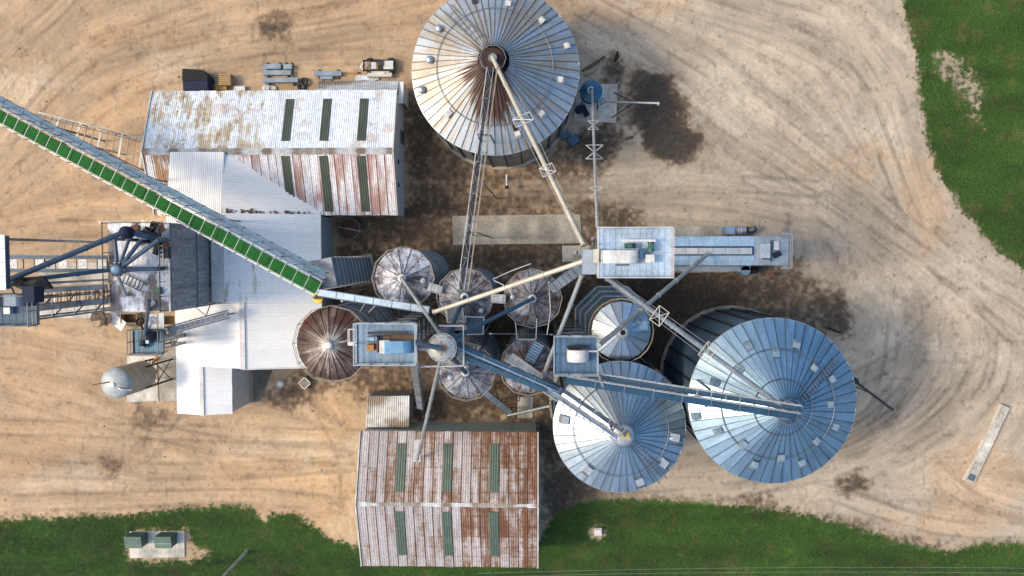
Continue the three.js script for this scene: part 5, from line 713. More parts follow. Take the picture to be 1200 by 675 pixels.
// ---------------------------------------------------------------- dust fan beside the rust-stained silo
{
  const p = at(693, 107, 4.2), o = thing('dust_cyclone', 'blue cone-topped cyclone on legs standing on a white pad', 'machine', V(p.x, 0.12, p.z)); const sc = [];
  part(o, 'cone_roof', lathe([[1.12, 4.2], [0.3, 4.85], [0.001, 4.86]], p.x, 0, p.z, 18), std(C(0.10, 0.30, 0.50), 0.45, 0.4, { map: mottle })); part(o, 'drum', lathe([[0.3, 1.4], [1.05, 3.0], [1.05, 4.2]], p.x, 0, p.z, 24), std(C(0.03, 0.10, 0.20), 0.5, 0.4, { map: mottle }));
  for (let i = 0; i < 18; i++) { const a = i / 18 * 6.283; part(o, 'roof_rib', beam(V(p.x + 1.1 * Math.cos(a), 4.25, p.z + 1.1 * Math.sin(a)), V(p.x + 0.3 * Math.cos(a), 4.9, p.z + 0.3 * Math.sin(a)), 0.04, 0.05), M.blueSteel); }
  for (const [i, j] of [[1, 1], [1, -1], [-1, 1], [-1, -1]]) part(o, 'leg', beam(V(p.x + i * 0.95, 0.12, p.z + j * 0.95), V(p.x + i * 0.72, 3.2, p.z + j * 0.72), 0.1, 0.1), M.blueSteel);
  part(o, 'outlet_scroll', (() => { const g = new THREE.TorusGeometry(0.28, 0.09, 8, 20, 4.8); g.rotateX(Math.PI / 2); g.rotateY(-0.8); g.translate(p.x - 0.1, 4.98, p.z + 0.05); return g; })(), M.rail); part(o, 'fan_motor', [cyl(0.4, 0.4, 0.7, p.x - 1.0, 0.12, p.z + 1.1, 16), box(0.5, 0.6, 1.2, p.x - 0.4, 0.45, p.z + 1.2, 0.5)], M.navy);
  const a = V(p.x, 5.0, p.z + 0.05), b = at(700, 266, 25.4), s = spout('thin white conveying pipe from the cyclone to the tall elevator with crossed braces', [a, b], 0.12, M.rail, { collar: false }); for (const [x, y] of [[698, 147], [699, 178], [700, 226]]) { let best = 0, bd = 1e9; for (let k = 0; k <= 100; k++) { const q = a.clone().lerp(b, k / 100), t = at(x, y, q.y); const dd = t.distanceTo(q); if (dd < bd) { bd = dd; best = k / 100; } } const q = a.clone().lerp(b, best), w = y === 178 ? 0.72 : 0.48, g = []; for (const i of [-1, 1]) { g.push(beam(V(q.x - w, q.y, q.z + i * w * 0.8), V(q.x + w, q.y, q.z - i * w * 0.8), 0.07, 0.07), beam(V(q.x - w, q.y + 0.05, q.z + i * w * 0.8), V(q.x + w, q.y + 0.05, q.z + i * w * 0.8), 0.05, 0.05)); } part(s, 'cross_brace', g, M.rail); }
  const u0 = at(706, 119, 1.6), u1 = at(771, 121, 4.2), au = thing('yard_auger', 'slim grey auger on dark splayed legs beside the dark spill', 'auger', V(u0.x, 0, u0.z)); part(au, 'auger_tube', tube(u0, u1, 0.11, 10), M.pipeGrey); part(au, 'spout_end', tube(u1, V(u1.x + 0.15, u1.y - 0.6, u1.z), 0.15, 10), M.rail); const um = u0.clone().lerp(u1, 0.58); part(au, 'leg', tube(um, at(720, 108.5, 0.15), 0.06, 6), M.blackMetal); part(au, 'leg', tube(um, at(717, 138, 0.15), 0.06, 6), M.blackMetal); part(au, 'hopper', cyl(0.2, 0.35, 1.0, u0.x, 0.9, u0.z, 10), M.galvDark); part(au, 'hopper_stand', cyl(0.06, 0.06, 0.9, u0.x, 0.1, u0.z, 8), M.blackMetal);
  const bx = at(672, 165, 0.7), q = thing('fan_box', 'dark blue fan box on the soil at the foot of the rust-stained silo', 'machine', V(bx.x, 0, bx.z)); part(q, 'casing', box(1.1, 1.2, 0.9, bx.x, 0.6, bx.z, 0.6), std(C(0.04, 0.12, 0.22), 0.5, 0.3, { map: mottle })); part(q, 'duct', box(1.0, 0.6, 0.5, bx.x - 0.8, 0.5, bx.z - 0.5, 0.6), M.blueSteel);
  const pb = at(594, 205, 0.8), pt = at(594, 219, 1.6), r = thing('vent_post', 'short pale post with dark cap in front of the rust-stained silo', 'post', V(pb.x, 0, pb.z)); part(r, 'post', [tube(V(pb.x, 1.3, pb.z), V(pt.x, 1.3, pt.z), 0.12, 10), box(0.1, 1.3, 0.1, pb.x, 0.65, pb.z + 0.3)], M.rail); part(r, 'cap', box(0.4, 0.35, 0.3, pt.x, 1.3, pt.z), M.black);
}

// ---------------------------------------------------------------- access frames, rails and ladders among the bins
{
  const frame = (label, pts, h, { closed = true, deck = null, mat = M.rail, legTo = null } = {}) => { const P = pts.map(p => at(p[0], p[1], h)), o = thing('access_frame', label, 'frame', V(P[0].x, legTo ?? h - 1, P[0].z)), g = []; for (let i = 0; i + (closed ? 0 : 1) < P.length; i++) { const a = P[i], b = P[(i + 1) % P.length]; g.push(beam(a, b, 0.07, 0.07), beam(a.clone().setY(h - 0.5), b.clone().setY(h - 0.5), 0.05, 0.05)); } part(o, 'hand_rail', g, mat); P.forEach(p => part(o, 'post', beam(p, V(p.x, legTo ?? h - 1.1, p.z), 0.07, 0.07), mat)); if (deck) part(o, 'deck', prism(P, h - 1.1, h - 1.04), deck); return o; };
  frame('small railed landing between scuffed bin and domed distributor', [[522, 358], [541, 356], [543, 376], [524, 378]], 17.2, { deck: M.galvDark, legTo: 0 });
  frame('grated landing crowded beside the short blue spout', [[545, 371], [567, 372], [566, 392], [546, 392]], 16.6, { deck: M.deckDark, legTo: 0 });
  frame('pale handrail run crossing from dark stained bin to reddish bin', [[604, 378], [606, 398], [628, 398], [629, 374]], 15.6, { closed: false, legTo: 14.2 });
  frame('pale handrail run on the elevator side of the dark stained bin', [[643, 330], [645, 365], [641, 392]], 15.8, { closed: false, legTo: 14.2 });
  frame('thin pale rail linking the tops of scuffed bin and dark stained bin', [[578, 327], [600, 317], [622, 309]], 15.5, { closed: false, legTo: 14 });
  frame('bent pale rail by the edge of the scuffed bin', [[579, 329], [594, 336], [600, 345]], 15.7, { closed: false, legTo: 14.2 });
  frame('dark railed landing between brown dusty bin and the blue decked platform', [[408, 386], [416, 386], [416, 404], [408, 404]], 16.8, { deck: M.blackMetal, legTo: 14.5 });
  frame('low pipe frame over soil between grimy bin and reddish bin', [[580, 455], [607, 452], [609, 470], [586, 474]], 3, { legTo: 0, mat: M.rust });
  for (const [x0, y0, x1, y1, h0, h1, r, m, lab] of [[400, 353, 440, 349, 14, 15, 0.06, M.rust, 'thin rusty brace pipe under the light blue trough bridge'], [432, 366, 446, 352, 13, 16, 0.06, M.rail, 'pale diagonal brace pipe beside the brown dusty bin'], [420, 368, 430, 352, 13, 16, 0.05, M.rail, 'short pale brace pipe beside the brown dusty bin'], [594, 405, 612, 402, 12, 12.4, 0.07, M.galvDark, 'dark level pipe between grimy bin and reddish bin'], [573, 391, 648, 392, 13, 13, 0.05, M.galvDark, 'long thin dark pipe crossing the gap between the four bins']]) { const a = at(x0, y0, h0), b = at(x1, y1, h1), o = thing('brace_pipe', lab, 'pipe', V(a.x, a.y - 0.2, a.z)); part(o, 'pipe', tube(a, b, r, 8), m); part(o, 'clamp', [tube(a, a.clone().lerp(b, 0.05), r + 0.04, 8), tube(b, b.clone().lerp(a, 0.05), r + 0.04, 8)], M.rail); }
}

// ================================================================ green belt conveyor over the white roofs
{
  const a = at(-24, 123, 12.6), b = at(375, 339.5, 16.6), o = thing('belt_conveyor', 'long green belt conveyor with blue-grey walkway slanting across the white roofs', 'conveyor', V(b.x, 0, b.z)), d = b.clone().sub(a).normalize(), s = V(d.x, 0, d.z).normalize().cross(V(0, 1, 0)), L = a.distanceTo(b), P = (t, k, u = 0) => a.clone().lerp(b, t).addScaledVector(s, k).add(V(0, u, 0));
  const n = 14; for (let i = 0; i < n; i++) part(o, 'belt_cover', beam(P((i + 0.01) / n, 0), P((i + 0.99) / n, 0), 1.04, 0.1), M.green);
  part(o, 'belt_trough', beam(P(0, 0, -0.35), P(1, 0, -0.35), 0.8, 0.4), M.galvDark);
  part(o, 'edge_rail', [beam(P(0, 0.66, 0.0), P(1, 0.66, 0.0), 0.10, 0.14), beam(P(0, 0.62, -0.7), P(1, 0.62, -0.7), 0.1, 0.1)], M.rail); part(o, 'chord', [beam(P(0, -0.72, 0.1), P(1, -0.72, 0.1), 0.09, 0.12), beam(P(0, -0.72, -0.7), P(1, -0.72, -0.7), 0.09, 0.1)], M.galvDark);
  const nb = Math.round(L / 1.15); for (let i = 0; i <= nb; i++) { const t = i / nb; part(o, 'cross_bar', beam(P(t, 0.66, 0.75), P(t, -0.75, 0.75), 0.035, 0.035), M.rail); part(o, 'hoop_post', [beam(P(t, 0.64, 0.05), P(t, 0.64, 0.75), 0.06, 0.06), beam(P(t, -0.74, 0.05), P(t, -0.74, 0.75), 0.05, 0.05)], M.galv); }
  const WALK = std(C(0.15, 0.24, 0.36), 0.6, 0.5, { map: mottle }), nw = 17; for (let i = 0; i < nw; i++) { const t0 = (i + 0.012) / nw, t1 = (i + 0.985) / nw; part(o, 'walkway_panel', beam(P(t0, -1.3, 0.02), P(t1, -1.3, 0.02), 0.66, 0.07), WALK); part(o, 'walkway_bracket', beam(P(t0, -0.72, -0.05), P(t0, -1.62, -0.05), 0.08, 0.1), M.galvDark); }
  for (const k of [-0.98, -1.64]) part(o, 'hand_rail', [beam(P(0, k, 1.05), P(1, k, 1.05), 0.07, 0.06), beam(P(0, k, 0.55), P(1, k, 0.55), 0.05, 0.05)], M.blueSteel); const np = 26; for (let i = 0; i <= np; i++) for (const k of [-0.98, -1.64]) part(o, 'rail_post', beam(P(i / np, k, 0), P(i / np, k, 1.05), 0.06, 0.06), M.blueSteel);
  const tr = []; for (const t of [0.12, 0.42, 0.66]) { const p = P(t, 0, -0.7); for (const k of [-0.7, 0.6]) tr.push(box(0.16, p.y, 0.16, p.x + s.x * k, p.y / 2, p.z + s.z * k)); } part(o, 'support_column', tr, M.galvDark);
  const e = P(1, 0.5, -0.1); part(o, 'head_drum', [(() => { const g = new THREE.CylinderGeometry(0.3, 0.34, 0.5, 16); g.translate(e.x, e.y + 0.1, e.z + 0.1); return g; })(), cyl(0.44, 0.4, 0.14, e.x - 0.05, e.y - 0.3, e.z + 0.3, 16)], M.yellow); part(o, 'drive_motor', cyl(0.2, 0.2, 0.3, e.x, e.y + 0.4, e.z + 0.15, 12), M.woodDark);
  // light-blue trough bridge from the head of the belt to the bins
  const c0 = at(373, 342.5, 17), c1 = at(503, 363, 17.6), q = thing('trough_bridge', 'light blue trough bridge from the belt head to the middle tower', 'conveyor', V((c0.x + c1.x) / 2, 15, (c0.z + c1.z) / 2)); conveyorBox(q, c0, c1, { w: 0.56, h: 0.4, lid: std(C(0.50, 0.64, 0.80), 0.5, 0.35, { map: mottle }), seg: 1.7, flange: M.blueLight }); const ss = V(c1.x - c0.x, 0, c1.z - c0.z).normalize().cross(V(0, 1, 0)); part(q, 'edge_strip', [-0.3, 0.3].map(k => beam(c0.clone().addScaledVector(ss, k).add(V(0, 0.22, 0)), c1.clone().addScaledVector(ss, k).add(V(0, 0.22, 0)), 0.06, 0.08)), M.deckDark); part(q, 'support_column', [0.15, 0.9].map(t => { const p = c0.clone().lerp(c1, t); return box(0.16, p.y - 0.2, 0.16, p.x, (p.y - 0.2) / 2, p.z); }), M.galvDark);
}
// corrugated shaft that carries the belt head
{
  const c = at(424, 317, 0), ry = 0.2, o = thing('corrugated_shaft', 'tall square corrugated steel shaft beside the head of the green belt', 'tower', c), w = 2.0, d = 2.3, h = 15.2;
  const SHAFT = std(C(0.30, 0.40, 0.50), 0.55, 0.4, { map: mottle }); const wave = (len, nx, nz, ox, oz) => { const g = new THREE.PlaneGeometry(len, h, 1, 84), p = g.attributes.position; for (let i = 0; i < p.count; i++) p.setZ(i, 0.13 * [0, 1, 1, 0][Math.round((p.getY(i) + h / 2) / h * 84) % 4]); g.computeVertexNormals(); g.rotateY(Math.atan2(nx, nz)); g.translate(ox, h / 2, oz); g.rotateY(ry); g.translate(c.x, 0, c.z); return g; };
  for (const [len, nx, nz, ox, oz] of [[d, 1, 0, w / 2, 0], [d, -1, 0, -w / 2, 0], [w, 0, 1, 0, d / 2], [w, 0, -1, 0, -d / 2]]) part(o, 'wall', wave(len, nx, nz, ox, oz), SHAFT);
  for (const [i, j] of [[1, 1], [1, -1], [-1, 1], [-1, -1]]) { const q = V(i * w / 2, 0, j * d / 2).applyAxisAngle(V(0, 1, 0), ry); part(o, 'corner_post', box(0.14, h, 0.14, c.x + q.x, h / 2, c.z + q.z, ry), M.deck); }
  for (let k = 1; k < 11; k++) { const y = h * k / 11, g = [box(w + 0.36, 0.14, 0.14, 0, 0, d / 2 + 0.1), box(w + 0.36, 0.14, 0.14, 0, 0, -d / 2 - 0.1), box(0.14, 0.14, d + 0.06, w / 2 + 0.1, 0, 0), box(0.14, 0.14, d + 0.06, -w / 2 - 0.1, 0, 0)]; g.forEach(q => { q.rotateY(ry); q.translate(c.x, y, c.z); }); part(o, 'girt', g, M.rail); }
  part(o, 'roof', box(w + 0.2, 0.1, d + 0.2, c.x, h + 0.05, c.z, ry), M.galvWall); part(o, 'footing', box(w + 0.9, 0.2, d + 0.9, c.x, 0.104, c.z, ry), M.concrete);
}

// ================================================================ dump house and towers on the far left
const grimRoofTex = tex(512, 512, (u, v) => { const a = fbm(u * 4, v * 4, 5), f = fbm(u * 30, v * 30, 4), dk = sstep(0.50, 0.66, a + 0.2 * (f - 0.5) + 0.22 * (1 - sstep(0, 0.3, u)) + 0.2 * (1 - sstep(0, 0.34, v)) - 0.1); let c = mix3([0.93, 0.93, 0.95], [0.33, 0.29, 0.29], dk * 0.75); return c.map(q => q * (0.8 + 0.4 * f)); });
{
  const h = 15.5, p0 = at(127, 261, h), p1 = at(200, 365, h), w = p1.x - p0.x, d = p1.z - p0.z, cx = (p0.x + p1.x) / 2, cz = (p0.z + p1.z) / 2, o = thing('dump_house', 'tall grey sheeted dump house with dusty roof beneath the spouts', 'building', V(cx, 0, cz));
  const rm = std(C(0.8, 0.8, 0.8), 0.7, 0.05, { map: grimRoofTex, vertexColors: true }); sheets(o, 'roof_sheet', V(p0.x, h, p1.z), V(p1.x, h, p1.z), V(p0.x, h + 0.12, p0.z), V(p1.x, h + 0.12, p0.z), 6, rm, { ribs: 2, ribH: 0.02, tone: () => rr(0.86, 1) });
  const wt = tex(256, 256, (u, v) => { const a = fbm(u * 40, v * 3, 4), f = fbm(u * 30, v * 30, 3); return grey(0.72 + 0.32 * (a - 0.5) + 0.2 * (f - 0.5)); }), wm = std(C(0.60, 0.62, 0.65), 0.65, 0.1, { map: wt, vertexColors: true });
  for (let r = 0; r < 3; r++) { const y0 = (h - 0.1) * r / 3 + 0.01 + (r === 0 ? 0 : 0), y1 = (h - 0.1) * (r + 1) / 3 - 0.02; sheets(o, 'wall_sheet', V(p1.x - 0.05 + r * 0.02, y0, p0.z), V(p1.x - 0.05 + r * 0.02, y0, p1.z), V(p1.x - 0.05 + r * 0.02, y1, p0.z), V(p1.x - 0.05 + r * 0.02, y1, p1.z), 8, wm, { ribs: 3, ribH: 0.03, tone: () => rr(0.82, 1), jit: 0 }); part(o, 'girt_seam', box(0.08, 0.06, d, p1.x + 0.05, y1 + 0.01, cz), M.galvDark); }
  part(o, 'wall', [box(w - 0.1, h - 0.1, 0.1, cx - 0.06, (h - 0.1) / 2, p0.z + 0.05), box(w - 0.1, h - 0.1, 0.1, cx - 0.06, (h - 0.1) / 2, p1.z - 0.05), box(0.1, h - 0.1, d - 0.25, p0.x + 0.05, (h - 0.1) / 2, cz)], wallWhite);
  // parapet rails and roof frames
  const fr = []; for (const x of [p0.x + 0.05, p1.x - 0.35]) { fr.push(beam(V(x, h + 1.1, p0.z), V(x, h + 1.1, p1.z), 0.07, 0.07)); for (let i = 0; i <= 6; i++) fr.push(box(0.06, 1.0, 0.06, x, h + 0.6, lerp(p0.z + 0.1, p1.z - 0.1, i / 6))); } fr.push(box(w, 0.07, 0.07, cx, h + 1.1, p0.z + 0.02)); part(o, 'roof_rail', fr, M.blackMetal); part(o, 'edge_trim', [box(0.14, 0.16, d, p1.x + 0.02, h + 0.1, cz), box(w + 0.6, 0.1, 0.12, cx - 0.4, h + 0.2, p0.z - 0.02)], M.rail);
  const hp = at(184, 341, h + 0.4); part(o, 'roof_hatch', box(0.65, 0.4, 0.6, hp.x, h + 0.25, hp.z, 0.1), M.boxGreen); const hc = at(180, 355, h); part(o, 'roof_cover', cyl(0.3, 0.28, 0.12, hc.x, h + 0.05, hc.z, 18), M.galvDark);
  roofLadder(o, at(143, 324, h + 0.1), at(172, 338, h + 0.1), 0.8, 'roof_ladder', M.blackMetal, 0.35); roofLadder(o, at(189.5, 262, h + 0.6), at(190, 309, h + 0.6), 0.35, 'roof_ladder', M.rail, 0.4);
  // clutter of drives along the far edge
  const mach = thing('drive_assembly', 'black jumble of motors and chutes on the far edge of dump house roof', 'machine', V(cx, h, p0.z + 0.8)); for (const [x, y, ww, hh, dd, r] of [[165, 268, 1.2, 0.7, 0.5, 0.3], [176, 274, 1.0, 0.9, 0.6, -0.5], [184, 281, 0.6, 0.8, 1.1, 0.2], [170, 281, 1.3, 0.5, 0.35, 0.5], [196, 296, 0.5, 0.6, 1.0, 0], [180, 265, 0.7, 0.5, 0.5, 0.8]]) { const q = at(x, y, h + hh / 2); part(mach, 'casing', box(ww, hh, dd, q.x, h + 0.1 + hh / 2, q.z, r), rnd() < 0.7 ? M.blackMetal : M.galvDark); } for (const [x, y, ww, dd, r] of [[157, 267, 0.7, 0.5, 0.4], [170, 262, 0.8, 0.4, -0.3], [188, 268, 0.6, 0.6, 0.5], [193, 287, 0.4, 0.6, 0.1], [148, 262, 0.9, 0.3, 0]]) { const q = at(x, y, h + 1); part(mach, 'bracket', box(ww, 0.12, dd, q.x, h + 0.9, q.z, r), rnd() < 0.5 ? M.rail : M.rust); part(mach, 'bracket_post', box(0.08, 0.8, 0.08, q.x, h + 0.5, q.z), M.blackMetal); } motor(mach, at(187, 293, h).x, h + 0.5, at(187, 293, h).z, 1.2, M.blackMetal, 0.8, 0.25); part(mach, 'base_frame', beam(at(150, 272, h + 0.3), at(196, 284, h + 0.3), 0.4, 0.2), M.blackMetal);
  // ball head and hub with fanning spouts
  const bh = h + 3.2, bp = at(146.5, 272.5, bh), B = thing('spout_distributor', 'dark round spout head on the corner of the dump house roof', 'distributor', V(bp.x, h, bp.z)); part(B, 'drum', lathe([[0.001, 0.35], [0.35, 0.28], [0.52, 0.05], [0.52, -0.6], [0.3, -1.2]], bp.x, bh, bp.z, 20), M.navy); part(B, 'neck', tube(V(bp.x, bh - 1.2, bp.z), V(bp.x, h + 0.1, bp.z), 0.28, 12), M.pipeDark); part(B, 'side_chute', beam(V(bp.x + 0.4, bh - 0.5, bp.z), at(186, 281, h + 1), 0.4, 0.35), M.pipeDark);
  const uh = h + 2.2, up = at(136.5, 316, uh), U = thing('spout_hub', 'steel spout hub with a blue lid amid fanning dark tubes', 'distributor', V(up.x, h, up.z)); part(U, 'drum', lathe([[0.42, 0.2], [0.56, 0.1], [0.6, -0.25], [0.4, -0.9], [0.25, -2.1]], up.x, uh, up.z, 12), M.galvDark); part(U, 'lid', lathe([[0.001, 0.36], [0.3, 0.3], [0.4, 0.2]], up.x, uh, up.z, 16), M.blueLight); const bl = []; for (let i = 0; i < 10; i++) { const a = i * 0.628; bl.push(box(0.12, 0.1, 0.12, up.x + 0.6 * Math.cos(a), uh - 0.1, up.z + 0.6 * Math.sin(a), -a)); } part(U, 'lug', bl, M.rail);
  for (const [x, y, r, m, hh] of [[134.5, 280, 0.15, M.pipeDark, h + 1.5], [151, 281, 0.14, M.pipeDark, h + 1.6], [164, 283, 0.18, M.pipeDark, h + 1.6], [186, 281, 0.2, M.pipeDark, h + 1.7], [185, 315, 0.18, M.pipeDark, h + 1.0], [147, 346, 0.13, M.pipeGrey, h + 0.5]]) { const q = at(x, y, hh), dir = V(q.x - up.x, 0, q.z - up.z).normalize(); part(U, 'fan_tube', tube(V(up.x + dir.x * 0.5, uh - 0.3, up.z + dir.z * 0.5), q, r, 10), m); part(U, 'tube_drop', tube(q, V(q.x, h + 0.05, q.z), r, 10), m); }
  const D = (x, y) => at(x, y, 19); spout('thick slate spout from the left-edge tower to the dark spout head', [at(8, 329, 23), V(bp.x - 0.3, bh - 0.2, bp.z)], 0.23, M.pipeDark, { group: 'slate spouts of the left-edge tower' }); spout('slate spout from the left-edge tower to the steel spout hub', [at(48, 326, 21), V(up.x - 0.4, uh - 0.2, up.z)], 0.18, M.pipeDark, { group: 'slate spouts of the left-edge tower' });
  // bridges to the left-edge tower
  const b0 = at(2, 309, 18.5), b1 = at(126, 309, h + 0.6), q = thing('conveyor_bridge', 'dark railed bridge with white square plates leading to the dump house', 'walkway', V(b1.x, h - 0.5, b1.z)); const n = 10, L = (t, k) => b0.clone().lerp(b1, t).add(V(0, 0, k)); for (const k of [-0.55, 0.58]) part(q, 'side_girder', beam(L(0, k), L(1, k), 0.3, 0.34), M.galvDark); for (let i = 0; i <= n; i++) part(q, 'cross_member', beam(L(i / n, -0.5), L(i / n, 0.5), 0.06, 0.06), M.blackMetal); for (const t of [0.11, 0.58, 0.77, 0.955, 0.36]) { const c = L(t, 0.02); const m = part(q, 'cover_plate', box(0.72, 0.08, 0.72, c.x, c.y + 0.1, c.z, 0.02), M.white); for (let k = 0; k < 6; k++) part(q, 'bolt', box(0.1, 0.04, 0.1, c.x + [-0.2, 0.2, 0, -0.2, 0.2, 0.02][k], c.y + 0.155, c.z + [-0.2, -0.2, 0, 0.2, 0.2, 0.1][k]), M.galvDark, m); }
  const k0 = at(30, 350, 18), k1 = at(126, 345, h + 0.4), r = thing('conveyor_bridge', 'dark bridge with rungs joining left-edge tower and dump house, beside the concrete strip', 'walkway', V(k1.x, h - 0.5, k1.z)); const K = (t, k) => k0.clone().lerp(k1, t).add(V(0, 0, k)); for (const k of [-0.65, 0.6]) part(r, 'side_girder', beam(K(0, k), K(1, k), 0.42, 0.3), M.galvDark); for (let i = 0; i <= 26; i++) part(r, 'rung', beam(K(i / 26, -0.6), K(i / 26, 0.55), 0.06, 0.05), i % 3 ? M.rust : M.rail); part(r, 'cross_brace', [beam(K(0.84, -0.6), K(0.99, 0.55), 0.06, 0.06), beam(K(0.84, 0.55), K(0.99, -0.6), 0.06, 0.06)], M.blackMetal);
}
const legWest = elevator({ label: 'dark elevator head platform at the left edge of the yard', x0: -14, y0: 346, x1: 44, y1: 381, h: 24, headX: 14, headY: 352, headL: 2.0, headMat: M.pipeDark, deckMat: M.deckDark, railMat: M.railDark, plates: 7 });
{
  const o = legWest, h = 24; let p = at(22, 353, h + 0.5); motor(o, p.x, h + 0.45, p.z, 0, M.blueLight, 0.7, 0.22); p = at(9, 364, h + 0.3); part(o, 'white_box', box(0.5, 0.4, 0.5, p.x, h + 0.22, p.z), M.white); p = at(38, 345, h + 0.7); part(o, 'cabinet', box(0.9, 1.2, 1.2, p.x, h + 0.6, p.z), M.navy); p = at(4, 352, h + 0.6); part(o, 'cabinet', box(0.6, 0.9, 1.0, p.x, h + 0.5, p.z), M.navy);
  const e0 = at(-14, 275, h + 1.5), e1 = at(7.5, 340, h + 1.5); const q = thing('head_enclosure', 'tall pale blue sheeted enclosure at the left edge of the picture', 'tower', V((e0.x + e1.x) / 2, 0, (e0.z + e1.z) / 2)); for (let i = 0; i < 4; i++) part(q, 'roof_panel', box(e1.x - e0.x, 0.1, (e1.z - e0.z) / 4 - 0.03, (e0.x + e1.x) / 2, h + 1.5, lerp(e0.z, e1.z, (i + 0.5) / 4)), std(C(0.55, 0.66, 0.76), 0.5, 0.4, { map: mottle })); part(q, 'wall', box(e1.x - e0.x - 0.15, 0.5, e1.z - e0.z - 0.15, (e0.x + e1.x) / 2, h + 1.18, (e0.z + e1.z) / 2), M.deckDark); for (const z of [e0.z + 0.3, e1.z - 0.3]) part(q, 'support_column', box(0.2, h + 0.9, 0.2, e0.x + 0.3, (h + 0.9) / 2, z), M.galvDark);
  const hp = [at(12, 333, h - 2), at(20, 326, h - 1.5), at(52, 324, h - 2), at(62, 338, h - 3), at(30, 342, h - 2.5)]; const t = thing('chute_hood', 'dark peaked mesh hood beside the left-edge platform', 'chute', V(hp[0].x, h - 3, hp[0].z)); part(t, 'hood', [vquad([hp[0], hp[1], hp[2], at(38, 333, h - 1)]), vquad([hp[2], hp[3], at(38, 333, h - 1)]), vquad([hp[3], hp[4], hp[0], at(38, 333, h - 1)])], std(C(0.16, 0.15, 0.15), 0.8, 0.2, { map: dirtyTex })); part(t, 'hood_frame', [beam(hp[0], hp[1], 0.1, 0.1), beam(hp[1], hp[2], 0.1, 0.1), beam(hp[2], hp[3], 0.1, 0.1), beam(hp[3], hp[0], 0.1, 0.1)], M.blackMetal); part(t, 'hanger', beam(hp[0], at(20, 352, h - 0.5), 0.1, 0.1), M.blackMetal);
}
